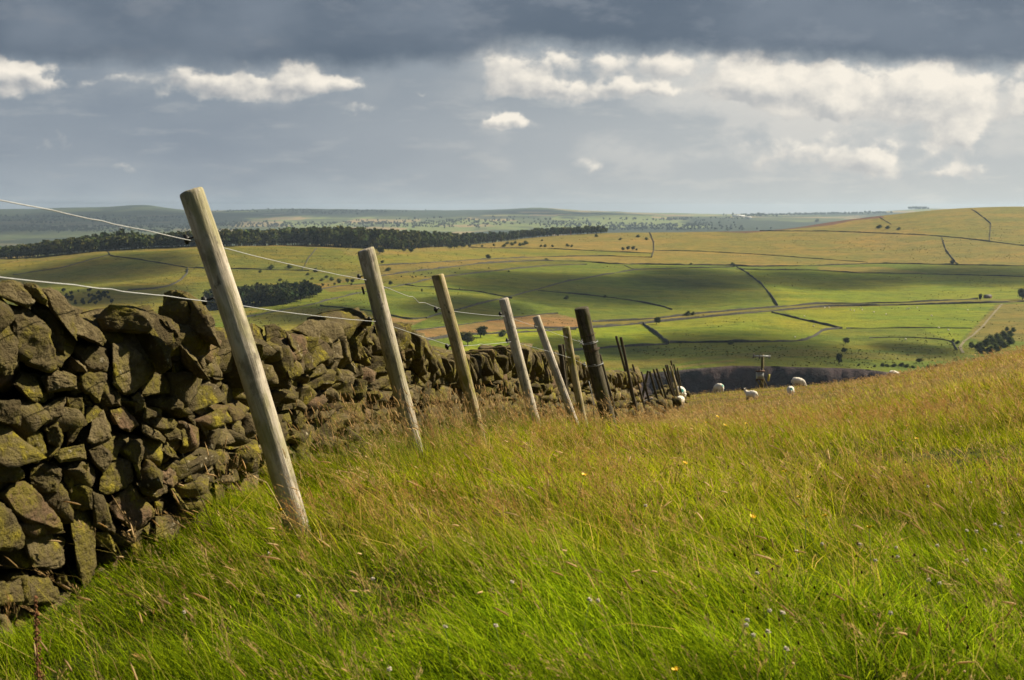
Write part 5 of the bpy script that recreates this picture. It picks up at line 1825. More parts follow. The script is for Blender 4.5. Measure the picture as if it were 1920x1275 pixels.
wood("distant_woods", spots, 17.0, 17, "bluish hedges and woods dotted over the far hills", "wood", col=(.018, .028, .013), n_leaf=40, trunks=False)

# rush and bent-grass tussocks that roughen the pastures
g = np.random.default_rng(404)
mbx, cnt = [], 0
TP, TCc = [], []
for k in range(26000):
    px, py = g.uniform(-60, 1980), g.uniform(425, 692)
    h = hit(px, py)
    if h is None or h[1] > 2700 or (632 < h[1] < 645):
        continue
    nz = vnoise(np.array([h[0] / 55.0, h[1] / 120.0, 3.0]), 7) + .6 * vnoise(np.array([h[0] / 16.0, h[1] / 40.0, 5.0]), 9)
    grn_ = 505 < py < 640 and px > 690
    if nz < (.42 if grn_ else .16) or g.uniform() > (.35 if grn_ else .75):
        continue
    TP.append(h)
TP = np.array(TP)
n = len(TP)
hh = g.uniform(.22, .62, n) * (1 + .5 * sstep(TP[:, 1], 1000, 2200))
ww = hh * g.uniform(.8, 2.2, n)
cc = np.where((g.uniform(0, 1, n) < .6)[:, None], np.array([.092, .098, .016]), np.array([.20, .165, .040])) * g.uniform(.75, 1.25, (n, 1))
VV = []
for a in (0.3, 1.35, 2.4):
    dx_, dy_ = math.cos(a) * ww * .5, math.sin(a) * ww * .5
    z0 = np.zeros(n)
    VV += [np.stack([TP[:, 0] - dx_, TP[:, 1] - dy_, TP[:, 2] - .1], 1), np.stack([TP[:, 0] + dx_, TP[:, 1] + dy_, TP[:, 2] - .1], 1),
           np.stack([TP[:, 0] + dx_ * .9, TP[:, 1] + dy_ * .9, TP[:, 2] + hh * .9], 1), np.stack([TP[:, 0] - dx_ * .7, TP[:, 1] - dy_ * .7, TP[:, 2] + hh], 1)]
VV = np.stack(VV, 1).reshape(-1, 3)
o = mk("rush_tussocks", VV, [np.arange(n * 12).reshape(-1, 4)], M_LEAF, attrs={'col': np.repeat(cc, 12, 0)}, smooth=False)
tag(o, "dark and straw tussocks of rushes roughening the valley pastures", "rushes", kind="stuff")

# ------------------------------------------------------------------ farm buildings and animals of the valley
M_RED = simple_mat("red barn stone", (.16, .085, .060), .9, .25, .4)
M_ROOF = simple_mat("barn roof slate", (.10, .085, .08), .8, .2, .5)
M_WHITE = simple_mat("white shed sheet", (.42, .42, .41), .6, .08, .2)


def barn(px, py, wpx, hpx, name, label, mwall, mroof, yaw=.2, dmin=150):
    h = hit(px, py, dmin)
    L, Hh = wpx / F * h[1], hpx / F * h[1]
    D = max(5.0, L * .5)
    z = float(valley_z(np.array([h[0]]), np.array([h[1]]))[0])
    o = empty(name, (h[0], h[1], z - .3), label, "barn")
    o.rotation_euler = (0, 0, yaw)
    e = Hh * .6
    m = MB()
    P = np.array([(-L / 2, -D / 2, 0), (L / 2, -D / 2, 0), (L / 2, D / 2, 0), (-L / 2, D / 2, 0), (-L / 2, -D / 2, e), (L / 2, -D / 2, e), (L / 2, D / 2, e), (-L / 2, D / 2, e), (-L / 2, 0, Hh), (L / 2, 0, Hh)])
    m.add(P, [[(0, 1, 5, 4), (2, 3, 7, 6)], [(0, 4, 8, 7, 3)], [(1, 2, 6, 9, 5)]])
    m.build("wall", mwall, o, smooth=False)
    m = MB()
    k = .25
    for s_ in (-1, 1):
        a = np.array([(-L / 2 - k, s_ * (D / 2 + k), e - .1), (L / 2 + k, s_ * (D / 2 + k), e - .1), (L / 2 + k, 0, Hh + .12), (-L / 2 - k, 0, Hh + .12)])
        m.add(np.concatenate([a, a + (0, 0, .18)]), [[(0, 1, 2, 3), (4, 7, 6, 5), (0, 4, 5, 1), (1, 5, 6, 2), (2, 6, 7, 3), (3, 7, 4, 0)]])
    m.build("roof", mroof, o, smooth=False)
    m = MB()
    m.box((L * .1, -D / 2 - .03, e * .4), (L * .16, .06, e * .8))
    m.build("door", M_FWALL, o, smooth=False)
    return o


barn(1852, 559, 11, 7, "barn", "small reddish ruined barn beside a tree at the end of the lane", M_RED, M_ROOF)
barn(1385, 407, 22, 4, "barn", "long white farm shed far off under the wooded skyline", M_WHITE, M_WHITE, .05, 3000)
barn(1403, 409, 12, 3, "barn", "short white farm shed right of the long one under the wooded skyline", M_WHITE, M_WHITE, .05, 3000)
barn(225, 431, 7, 5, "barn", "lone ochre house on the distant wooded slope above the coping", simple_mat("ochre wall", (.42, .32, .16), .9, .15, .3), M_ROOF, .1, 3000)
# dead reddish tree at the wood's end
h = hit(1070, 441, 1000)
o = empty("dead_tree", (h[0], h[1], h[2]), "bare reddish dead tree standing before the long wood's right end", "tree")
m = MB()
m.tube([(0, 0, -.5), (.2, 0, 4), (0, 0, 9)], [.55, .4, .1], 7)
m.build("trunk", simple_mat("reddish dead wood", (.30, .15, .09), .9, .2, 1.0), o)
m = MB()
for k in range(6):
    a = k * 1.1
    m.tube([(.15, 0, 2 + k), (math.cos(a) * 1.1, math.sin(a) * 1.1, 3.2 + k)], [.16, .04], 5)
m.build("branch", bpy.data.materials["reddish dead wood"], o)


# ------------------------------------------------------------------ sheep
M_FLEECE = None
_m, _nn, _o2 = new_mat("fleece")
_co = _nn.n('ShaderNodeTexCoord').outputs['Object']
_f = _nn.noise(_co, 22.0, 5, .6)
_c = _nn.mix(_nn.step(_f, .3, .7, 0, .5), attr(_nn, 'col'), _nn.mix(1.0, attr(_nn, 'col'), (.72, .68, .6), 'MULTIPLY'))
principled(_nn, _o2, _c, .95, bump(_nn, _f, .8, .02), spec=.1)
M_FLEECE = _m


def beast_mesh(name, pose, face_col, mark, seed, turn=0.0, voxel=.020):
    """One continuous body: trunk, neck, head, ears, tail and four jointed legs fused into a single skin."""
    m = MB()
    T = [(-.44, 0, .60), (-.38, 0, .63), (-.22, 0, .64), (0, 0, .61), (.20, 0, .60), (.34, 0, .62)]
    m.tube(T, [.10, .185, .235, .25, .225, .15], 16)
    if pose == 'graze':
        Nk = [(.26, 0, .62), (.42, turn * .06, .52), (.52, turn * .12, .36), (.58, turn * .16, .24)]
        Hd = [(.54, turn * .14, .30), (.60, turn * .17, .20), (.67, turn * .20, .08), (.69, turn * .21, .045)]
    else:
        Nk = [(.24, 0, .64), (.38, turn * .05, .76), (.46, turn * .10, .88), (.50, turn * .12, .94)]
        Hd = [(.46, turn * .10, .95), (.55, turn * .16, .94), (.66, turn * .22, .88), (.70, turn * .24, .86)]
    m.tube(Nk, [.17, .135, .10, .08], 12)
    m.tube(Hd, [.07, .085, .058, .035], 12)
    h0 = np.array(Hd[0])
    sd = np.array([-turn * .25, 1.0, 0])
    for s_ in (-1, 1):
        e = h0 + sd * s_ * .06 + (0, 0, .04)
        m.tube([e, e + sd * s_ * .07 + (-.01, 0, .0), e + sd * s_ * .13 + (-.02, 0, -.03)], [.028, .036, .014], 8)
        m.tube([(-.30, s_ * .12, .56), (-.33, s_ * .125, .40), (-.38, s_ * .125, .27), (-.35, s_ * .125, .12), (-.34, s_ * .125, .0)], [.13, .085, .042, .032, .036], 10)
        m.tube([(.22, s_ * .11, .52), (.24, s_ * .115, .36), (.25, s_ * .115, .22), (.24, s_ * .115, .10), (.26, s_ * .115, .0)], [.10, .06, .040, .030, .036], 10)
    m.tube([(-.43, 0, .68), (-.51, 0, .58), (-.53, 0, .42)], [.045, .05, .025], 8)
    o = m.build(name, M_FLEECE)
    md = o.modifiers.new('r', 'REMESH')
    md.mode = 'VOXEL'
    md.voxel_size = voxel
    dg = bpy.context.evaluated_depsgraph_get()
    me = bpy.data.meshes.new_from_object(o.evaluated_get(dg))
    old = o.data
    o.modifiers.clear()
    n = len(me.vertices)
    V = np.empty(n * 3)
    me.vertices.foreach_get('co', V)
    V = V.reshape(-1, 3)
    Nn = np.empty(n * 3)
    me.vertex_normals.foreach_get('vector', Nn)
    Nn = Nn.reshape(-1, 3)
    d_h = np.min(np.linalg.norm(V[:, None] - np.array(Hd)[None], axis=2), axis=1)
    head = sstep(d_h, .15, .09)
    leg = sstep(V[:, 2], .36, .26) * (1 - head)
    wool = (1 - head) * (1 - leg)
    V = V + Nn * (wool * (.022 * fbm(V / .09 + seed, 3, 91) + .008))[:, None]
    base = np.array([.82, .77, .68])
    col = base * (1 + .12 * fbm(V / .25 + seed, 2, 93))[:, None]
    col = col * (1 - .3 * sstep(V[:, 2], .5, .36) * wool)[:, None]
    fcx = np.array(face_col)
    col = col * (1 - head[:, None]) + fcx * head[:, None]
    col = col * (1 - leg[:, None]) + (fcx * .7 + .08) * leg[:, None]
    if mark:
        dm = np.linalg.norm((V - np.array([-.40, -.03, .72])) / np.array([.16, .10, .13]), axis=1)
        kk = sstep(dm + .3 * fbm(V / .05, 2, 5), 1.1, .6)[:, None]
        col = col * (1 - kk) + np.array([.10, .50, .42]) * kk
    me.vertices.foreach_set('co', V.astype(np.float32).ravel())
    a_ = me.attributes.new('col', 'FLOAT_COLOR', 'POINT')
    a_.data.foreach_set('color', np.concatenate([np.clip(col, 0, 1), np.ones((n, 1))], 1).astype(np.float32).ravel())
    me.polygons.foreach_set('use_smooth', np.ones(len(me.polygons), bool))
    me.update()
    me.name = name
    o.data = me
    bpy.data.meshes.remove(old)
    return o


SHEEP = [
    (1275, 723, .66, 'graze', (.55, .50, .43), True, 92, 0, "white sheep seen from behind with a turquoise mark, beside the far stakes"),
    (1276, 741, .50, 'graze', (.58, .52, .44), False, 70, 0, "smaller white lamb directly below the sheep by the far stakes"),
    (1348, 718, .62, 'graze', (.58, .53, .45), True, 118, .5, "white sheep with turned rump and turquoise mark, between the stakes and the pole"),
    (1408, 729, .66, 'stand', (.035, .030, .028), False, 148, .4, "cream sheep with a black face below the transformer pole"),
    (1482, 723, .64, 'graze', (.58, .53, .45), True, 84, 0, "white sheep facing away with turquoise rump just right of the transformer pole"),
    (1497, 707, .62, 'graze', (.60, .54, .46), False, -22, -.3, "white sheep grazing towards the right on the crest, behind the marked one"),
    (1676, 694, .50, 'graze', (.58, .53, .45), False, 10, 0, "sheep of which only the white back shows over the grass crest"),
]
for k, (px, py, Hs, pose, fcx, mk_, yaw, tn, lab) in enumerate(SHEEP):
    best = None
    for d in np.arange(*((48, 54, .25) if k == 0 else (43, 48, .25))) if k < 2 else np.arange(42, 78, .25):
        p = at(px, py, d)
        hh = p[2] - float(ground(p[0], p[1]))
        if best is None or abs(hh - Hs) < best[0]:
            best = (abs(hh - Hs), d, hh)
    d = best[1]
    p = at(px, py, d)
    top = .90 if pose == 'graze' else .99
    o = beast_mesh("sheep", pose, fcx, mk_, 3.7 * k, tn)
    sc_ = max(.45, min(.95, best[2])) / top
    o.location = (p[0], p[1], float(ground(p[0], p[1])))
    o.scale = (sc_, sc_, sc_)
    o.rotation_euler = (0, 0, R(yaw))
    tag(o, lab, "sheep", "sheep grazing on the hillside")
    print("sheep", k, "d", d, "h", best[2])

# far flock and herd, a pixel or two each
dots = [(540, 770), (570, 768), (720, 785), (745, 790), (790, 770), (800, 785), (1110, 778), (1125, 775), (1180, 770), (965, 815), (880, 800), (1280, 825), (1530, 785), (400, 830), (462, 898), (1330, 910), (1395, 925), (335, 975), (1100, 988)]
p0 = None
for (x_, y_) in dots:
    h = hit(1400 + x_ / 3.692, 370 + y_ / 3.692)
    if p0 is None:
        o = p0 = beast_mesh("sheep", 'graze', (.6, .55, .5), False, 50, 0, .06)
    else:
        o = p0.copy()
        COL.objects.link(o)
    o.location = h
    o.scale = (1.5, 1.5, 1.5)
    o.rotation_euler = (0, 0, random.uniform(0, 6))
    tag(o, "tiny white sheep dotted over the bright walled fields of the valley", "sheep", "distant flock in the bright fields")
cows = [(810, 425), (920, 430), (955, 425), (1015, 405), (1050, 425), (1080, 390), (1110, 390), (935, 388), (1345, 385), (1390, 345), (1680, 340)]
p0 = None
for (x_, y_) in cows:
    h = hit(600 + x_ / 5.311, 440 + y_ / 5.311)
    if p0 is None:
        o = p0 = beast_mesh("cow", 'graze', (.03, .025, .02), False, 60, 0, .06)
        ca = o.data.attributes['col']
        ca.data.foreach_set('color', np.tile(np.array([.028, .022, .018, 1], np.float32), len(o.data.vertices)))
    else:
        o = p0.copy()
        COL.objects.link(o)
    o.location = h
    o.scale = (2.2, 1.9, 1.7)
    o.rotation_euler = (0, 0, random.uniform(0, 6))
    tag(o, "tiny dark cow grazing on the strip above the third post", "cow", "distant herd above the third post")

# ------------------------------------------------------------------ transformer pole on the slope below
M_POLE = post_mat("creosoted pole", (.155, .125, .050), (.085, .065, .030), (.13, .12, .02), .7)
M_BOX = simple_mat("transformer tank grey", (.40, .43, .44), .5, .12, 2.0)
M_RUSTY = simple_mat("rusted bracket", (.09, .045, .028), .8, .35, 6.0)
M_CER = simple_mat("dark brown insulator", (.022, .014, .012), .35, .2, 4.0)
M_YEL = simple_mat("yellow guard", (.42, .36, .06), .6, .15, 5.0)
PD = 120.0
ptop = at(1430, 664, PD)
pgz = float(ground(ptop[0], ptop[1]))
PB = np.array([ptop[0], PD, pgz])
pole = empty("utility_pole", PB, "wooden utility pole with a crossarm and grey transformer box beyond the grass crest", "utility pole")
Z = lambda py: at(1430, py, PD)[2] - PB[2]
X = lambda px: at(px, 690, PD)[0] - PB[0]
m = MB()
m.tube([(0, 0, -1), (0, 0, Z(700)), (0, 0, Z(664))], [.19, .15, .125], 14)
m.build("pole", M_POLE, pole)
m = MB()
m.box((X(1427), -.18, Z(667.5)), (X(1443) - X(1411), .12, .13))
arm = m.build("crossarm", M_BOX, pole, smooth=False)
for px, py in ((1412, 667), (1423, 669), (1441, 668.5)):
    m = MB()
    zc = Z(py)
    x_ = X(px)
    for k in range(4):
        m.tube([(x_, -.18, zc - .14 + k * .085), (x_, -.18, zc - .10 + k * .085)], [.10, .075], 12)
    m.tube([(x_, -.18, zc - .2), (x_, -.18, zc + .22)], [.03, .03], 8)
    m.build("insulator", M_CER, arm)
m = MB()
xa, xb = X(1417.5), X(1430)
m.box(((xa + xb) / 2, -.35, (Z(696) + Z(709)) / 2), (xb - xa, .5, Z(696) - Z(709)))
for k in range(6):
    m.box((xa + (xb - xa) * (k + .5) / 6, -.63, (Z(697) + Z(708.5)) / 2), (.03, .06, (Z(697) - Z(708.5))))
tank = m.build("transformer", M_BOX, pole, smooth=False)
m = MB()
m.box(((X(1415.5) + X(1432)) / 2, -.35, Z(694.5)), (X(1432) - X(1415.5), .66, .12))
m.box(((X(1415.5) + X(1432)) / 2, -.35, Z(709.5)), (X(1430) - X(1417), .58, .07))
m.build("bracket", M_RUSTY, pole, smooth=False)
for px in (1418, 1423, 1428):
    m = MB()
    for k in range(3):
        m.tube([(X(px), -.4, Z(694) + k * .08), (X(px), -.4, Z(694) + .05 + k * .08)], [.075, .05], 10)
    m.build("bushing", M_CER, tank)
for (x0, y0, x1, y1) in ((1417, 710, 1427, 726), (1424, 709, 1432, 725), (1431, 709, 1438, 724)):
    m = MB()
    m.tube([(X(x0), -.25, Z(y0)), (X(x1), -.1, Z(y1))], [.06, .06], 7)
    m.build("strut", M_POLE, pole)
m = MB()
gx = X(1441)
m.tube([(X(1444), .4, Z(703)), (X(1443), .5, Z(716))], [.10, .10], 8)
m.build("stay_guard", M_YEL, pole)
m = MB()
m.tube([(0, 0, Z(672)), (X(1444), .4, Z(703)), (X(1449), .7, -1.0)], [.012, .012, .012], 5)
m.build("stay_wire", M_RUST, pole)

# ------------------------------------------------------------------ the meadow
M_GRASS = leaf_mat("grass blade", trans=.45)


def wall_x(d):
    return np.interp(d, WD, WX)


def spread(n, d0, d1, power, u0=-.56, u1=.56, seed=0):
    """Random places over the slope, thinning with distance."""
    g = np.random.default_rng(seed)
    q = g.uniform(0, 1, n)
    e = 2 - power
    d = (d0 ** e + q * (d1 ** e - d0 ** e)) ** (1 / e)
    u = g.uniform(u0, u1, n)
    x = u * d
    keep = (x > wall_x(np.minimum(d, 35.9)) + .02) | (d > 36)
    return x[keep], d[keep]


TINT = {
    'green': np.array([.185, .235, .006]), 'bright': np.array([.380, .400, .010]), 'dark': np.array([.050, .078, .004]),
    'straw': np.array([.56, .39, .10]), 'rust': np.array([.300, .155, .032]), 'olive': np.array([.30, .25, .016]),
}


def dryness(x, y):
    P = np.stack([x, y], -1)
    n1 = fbm(P / 3.5, 3, 101)
    n2 = fbm(P / 1.1, 3, 103)
    far_ = sstep(y, 6, 26)
    right = sstep(x / y, .22, .42) * sstep(y, 9, 24)
    near_ = sstep(y, 4.6, 3.2)
    return np.clip(.14 + .26 * far_ + .22 * right - .14 * near_ + .28 * n1 + .16 * n2, .02, .95)


def blade_cols(x, y, g, dry=None):
    n = len(x)
    dry = dryness(x, y) if dry is None else dry
    r = g.uniform(0, 1, n)
    lush = fbm(np.stack([x, y], -1) / .9, 3, 107)
    c = np.where((r < .45)[:, None], TINT['green'], np.where((r < .76)[:, None], TINT['bright'], TINT['dark']))
    c = c * (1 + .55 * lush + .35 * fbm(np.stack([x, y], -1) / .25, 2, 109))[:, None]
    c2 = np.where((g.uniform(0, 1, n) < .5)[:, None], TINT['straw'], np.where((g.uniform(0, 1, n) < .72)[:, None], TINT['olive'], TINT['rust']))
    pick = g.uniform(0, 1, n) < dry * .80
    c = np.where(pick[:, None], c2, c)
    nr = sstep(y, 7.5, 3.6)[:, None]
    c = c * (1 - nr * np.array([.20, .04, .0]))
    return c * g.uniform(.65, 1.35, (n, 1))


def lean_field(x, y, g, n, amt):
    P = np.stack([x, y], -1)
    a = fbm(P / 1.2, 2, 111) * 1.9 + fbm(P / .35, 2, 113) * 1.2 + g.normal(0, .75, n)
    base = np.pi + a                       # the wind comes from the right
    k = amt * g.uniform(.4, 1.5, n)
    return np.cos(base) * k, np.sin(base) * k


def ribbons(mb_lists, x, y, z, h, w, lx, ly, curve, col, segs, g):
    n = len(x)
    t = np.linspace(0, 1, segs + 1)
    yaw = g.uniform(0, np.pi, n)
    wx, wy = np.cos(yaw), np.sin(yaw)
    V, nv = [], 2 * segs + 1
    out = np.empty((n, nv, 3), np.float32)
    for k, tt in enumerate(t):
        hz = h * (tt - .30 * curve * tt ** 2.2)
        ho = h * (.55 * tt + .75 * curve * tt * tt)
        cx_, cy_, cz_ = x + lx * ho, y + ly * ho, z + hz
        ww = w * (1 - tt ** 1.6) * .5
        if k < segs:
            out[:, 2 * k] = np.stack([cx_ - wx * ww, cy_ - wy * ww, cz_], 1)
            out[:, 2 * k + 1] = np.stack([cx_ + wx * ww, cy_ + wy * ww, cz_], 1)
        else:
            out[:, 2 * k] = np.stack([cx_, cy_, cz_], 1)
    base = (np.arange(n) * nv)[:, None]
    quads_ = [base + np.array([[2 * k, 2 * k + 1, 2 * k + 3, 2 * k + 2]]) for k in range(segs - 1)]
    tri = base + np.array([[2 * segs - 2, 2 * segs - 1, 2 * segs]])
    cc = np.repeat(col[:, None, :], nv, 1)
    mb_lists.append((out.reshape(-1, 3), quads_, tri, cc.reshape(-1, 3)))


def finish(name, lists, label, cat="grass"):
    off = 0
    VV, Q, T_, CC = [], [], [], []
    for V, q, t, c in lists:
        VV.append(V)
        CC.append(c)
        Q += [a + off for a in q]
        T_.append(t + off)
        off += len(V)
    faces = ([np.concatenate(Q)] if Q else []) + [np.concatenate(T_)]
    o = mk(name, np.concatenate(VV), faces, M_GRASS, attrs={'col': np.concatenate(CC)}, smooth=False)
    return tag(o, label, cat, kind="stuff")


blades = []
GQ = 1.0
for (n, d0, d1, pw, segs, wbase, hs) in ((150000, 2.3, 7.0, 1.6, 3, .0032, 1.0), (190000, 6.5, 20.0, 1.7, 2, .0046, 1.0), (150000, 19.0, 80.0, 1.5, 1, .010, 1.0)):
    n = int(n * GQ)
    g = np.random.default_rng(int(d0 * 10))
    wide_ = .86 if d0 < 19 else .56
    n = int(n * (wide_ + .56) / 1.12)
    x, y = spread(n, d0, d1, pw, u1=wide_, seed=int(d0 * 7))
    n = len(x)
    z = ground(x, y) - .015
    P = np.stack([x, y], -1)
    hum = fbm(P / .55, 3, 121)
    big = fbm(P / 2.4, 2, 123)
    hum2 = fbm(P / .22, 2, 127)
    h = (.125 + .105 * hum + .05 * hum2 + .045 * big) * g.uniform(.5, 1.5, n)
    dw = x - wall_x(np.minimum(y, 35.9))
    h = h * np.where(dw < .5, .9, 1.0)
    h = h * (1 - .40 * sstep(x / y, -.20, -.33) * sstep(y, 4.8, 3.9)) 
    h = np.clip(h, .03, .5) * (1 + .15 * sstep(y, 10, 18) - .45 * sstep(y, 24, 42))
    w = wbase * .85 * g.uniform(.45, 1.5, n) * np.maximum(1, y / d0) ** .55
    lx, ly = lean_field(x, y, g, n, .75)
    cur = g.uniform(.2, 1.2, n)
    ribbons(blades, x, y, z, h, w, lx, ly, cur, blade_cols(x, y, g), segs, g)
# denser tufts along the wall foot
g = np.random.default_rng(616)
y = g.uniform(2.9, 9.0, 16000)
x = wall_x(y) + np.abs(g.normal(0, .28, 16000)) - .04
n = len(x)
tf = fbm(np.stack([x, y], -1) / .3, 2, 135)
lx, ly = lean_field(x, y, g, n, .8)
ribbons(blades, x, y, ground(x, y) - .02, np.clip(.10 + .10 * tf, .03, .3) * g.uniform(.5, 1.5, n), .0032 * g.uniform(.5, 1.5, n), lx, ly, g.uniform(.2, 1.2, n), blade_cols(x, y, g, np.full(n, .08)) * .9, 2, g)
# long wispy blades arching out of the sward
g = np.random.default_rng(515)
for (n, d0, d1, wb) in ((7000, 2.4, 7.5, .0034), (9000, 7, 20, .0052)):
    x, y = spread(n, d0, d1, 1.4, seed=int(d0 * 100) + 5)
    n = len(x)
    ok = fbm(np.stack([x, y], -1) / .8, 2, 133) > -.15
    x, y = x[ok], y[ok]
    ok = (x / y > -.24) | (y > 5.5)
    x, y = x[ok], y[ok]
    n = len(x)
    a_ = g.uniform(0, 2 * np.pi, n)
    k_ = g.uniform(.3, 1.3, n)
    cw = np.where((g.uniform(0, 1, n) < .45)[:, None], TINT['bright'] * 1.1, np.where((g.uniform(0, 1, n) < .6)[:, None], TINT['green'], TINT['straw'] * 1.1)) * g.uniform(.75, 1.3, (n, 1))
    ribbons(blades, x, y, ground(x, y) - .01, g.uniform(.18, .36, n), wb * g.uniform(.6, 1.4, n), np.cos(a_) * k_ - .35, np.sin(a_) * k_, g.uniform(.5, 1.5, n), cw, 3, g)
finish("meadow_grass", blades, "thick green meadow grass bending to the left over the whole hillside")

# flowering grasses: stalks with narrow heads, and loose reddish panicles
heads = []


def stalks(x, y, h, lx, ly, cur, colr, hw, hl, g, sw, head_col, kind):
    n = len(x)
    z = ground(x, y) - .01
    t = np.array([0, .5, 1.0])
    pts_ = []
    for tt in t:
        hz = h * (tt - .22 * cur * tt ** 2.4)
        ho = h * (.42 * tt + .75 * cur * tt * tt)
        pts_.append(np.stack([x + lx * ho, y + ly * ho, z + hz], 1))
    yaw = g.uniform(0, np.pi, n)
    wv = np.stack([np.cos(yaw), np.sin(yaw), 0 * yaw], 1) * sw[:, None] * .5
    out = np.stack([pts_[0] - wv, pts_[0] + wv, pts_[1] - wv, pts_[1] + wv, pts_[2]], 1)
    base = (np.arange(n) * 5)[:, None]
    heads.append((out.reshape(-1, 3), [base + np.array([[0, 1, 3, 2]])], base + np.array([[2, 3, 4]]), np.repeat(colr[:, None], 5, 1).reshape(-1, 3)))
    dirv = pts_[2] - pts_[1]
    dirv /= np.linalg.norm(dirv, axis=1, keepdims=True)
    if kind == 'spike':
        tip = pts_[2] + dirv * hl[:, None]
        side = np.cross(dirv, np.array([0, 0, 1.0]))
        side /= np.linalg.norm(side, axis=1, keepdims=True) + 1e-9
        up = np.cross(side, dirv)
        ring = []
        drop = np.array([0, 0, -1.0]) * hl[:, None] * .14
        for f_, sc_ in ((.22, 1.0), (.65, .85)):
            c = pts_[2] + dirv * hl[:, None] * f_ + drop * f_ * f_
            for a in range(3):
                an = a * 2.094
                ring.append(c + (side * math.cos(an) + up * math.sin(an)) * hw[:, None] * .5 * sc_)
        V = np.stack([pts_[2]] + ring + [tip + drop], 1)
        base = (np.arange(n) * 8)[:, None]
        q = [base + np.array([[1 + a, 1 + (a + 1) % 3, 4 + (a + 1) % 3, 4 + a]]) for a in range(3)]
        tr = np.concatenate([base + np.array([[0, 1 + (a + 1) % 3, 1 + a]]) for a in range(3)] + [base + np.array([[7, 4 + a, 4 + (a + 1) % 3]]) for a in range(3)])
        heads.append((V.reshape(-1, 3), q, tr, np.repeat(head_col[:, None], 8, 1).reshape(-1, 3)))
    else:
        k = 18
        tt = g.uniform(.0, 1, (n, k))
        c = pts_[2][:, None] + dirv[:, None] * (hl[:, None] * (tt - .35))[:, :, None]
        rv = g.normal(size=(n, k, 3))
        rv /= np.linalg.norm(rv, axis=2, keepdims=True)
        rad = hl[:, None] * .28 * (1.1 - tt)
        c = c + rv * rad[:, :, None]
        e1 = dirv[:, None] * (.0058 * g.uniform(.6, 1.5, (n, k)) * (sw / .0016)[:, None] ** .8)[:, :, None] + rv * .002
        e2 = np.cross(e1, g.normal(size=(n, k, 3)))
        e2 /= np.linalg.norm(e2, axis=2, keepdims=True) + 1e-9
        e2 *= (.0012 * (sw / .0016) ** .8)[:, None, None]
        V = np.stack([c - e1, c + e2, c + e1, c - e2], 2).reshape(-1, 3)
        base = (np.arange(n * k) * 4)[:, None]
        hc = np.repeat(np.repeat(head_col[:, None], k, 1) * g.uniform(.7, 1.3, (n, k, 1)), 4, 1).reshape(-1, 3)
        heads.append((V, [base + np.array([[0, 1, 2, 3]])], np.zeros((0, 3), int), hc))
        # fine branchlets
        b0 = (pts_[2][:, None] + dirv[:, None] * (hl[:, None] * (tt - .6))[:, :, None])
        wv2 = np.stack([np.cos(yaw), np.sin(yaw), 0 * yaw], 1)[:, None] * (sw[:, None, None] * .35)
        V = np.stack([b0 - wv2, b0 + wv2, c], 2).reshape(-1, 3)
        base = (np.arange(n * k) * 3)[:, None]
        heads.append((V, [], base + np.array([[0, 1, 2]]), np.repeat(np.repeat(head_col[:, None] * .8, k, 1), 3, 1).reshape(-1, 3)))


def mix_cols(n, g, a, b, v=.3):
    f_ = g.uniform(0, 1, (n, 1))
    return (np.array(a) * f_ + np.array(b) * (1 - f_)) * g.uniform(1 - v, 1 + v, (n, 1))


for (n, d0, d1, pw, seed, hm, kind) in ((800, 2.6, 8, 1.1, 1, .27, 'spike'), (3600, 7, 22, 1.0, 2, .30, 'spike'), (13000, 20, 80, 1.1, 3, .25, 'spike'),
                                        (2000, 2.6, 8, 1.1, 4, .25, 'pan'), (5200, 7, 22, 1.0, 5, .30, 'pan'), (5000, 20, 60, 1.1, 6, .25, 'pan')):
    g = np.random.default_rng(seed + 40)
    x, y = spread(n * 2, d0, d1, pw, seed=seed + 60)
    dr = dryness(x, y)
    keep = g.uniform(0, 1, len(x)) < np.clip(.25 + dr * 1.1, 0, 1) * .75
    keep &= (x - wall_x(np.minimum(y, 35.9)) > .45) | (y > 9) | (g.uniform(0, 1, len(x)) < .25)
    x, y = x[keep], y[keep]
    n = len(x)
    h = hm * g.uniform(.6, 1.5, n) * (1 - .45 * sstep(y, 24, 42))
    lx, ly = lean_field(x, y, g, n, .9)
    cur = g.uniform(.1, 1.0, n)
    grow = np.maximum(1, y / 7) ** .75
    stalks(x, y, h, lx, ly, cur, mix_cols(n, g, (.30, .27, .04), (.50, .36, .12)), .0046 * grow * g.uniform(.7, 1.3, n), g.uniform(.035, .085, n) if kind == 'spike' else g.uniform(.06, .13, n), g, .0016 * grow,
           mix_cols(n, g, (.66, .50, .28), (.46, .30, .12)) if kind == 'spike' else mix_cols(n, g, (.38, .22, .085), (.56, .40, .19)), kind)
# rusty drifts of bent grass
g = np.random.default_rng(88)
x, y = spread(16000, 3.4, 16.0, 1.3, seed=89)
ok = fbm(np.stack([x, y], -1) / 1.5, 3, 137) > .14
x, y = x[ok], y[ok]
ok = (x - wall_x(y) > .8)
ok &= y > 4.4
x, y = x[ok][:2300], y[ok][:2300]
n = len(x)
lx, ly = lean_field(x, y, g, n, .7)
grow = np.maximum(1, y / 7) ** .75
stalks(x, y, g.uniform(.16, .30, n), lx, ly, g.uniform(.1, .8, n), mix_cols(n, g, (.34, .20, .05), (.40, .28, .08)), .005 * grow, g.uniform(.06, .11, n), g, .0012 * grow, mix_cols(n, g, (.42, .20, .07), (.50, .30, .12)), 'pan')
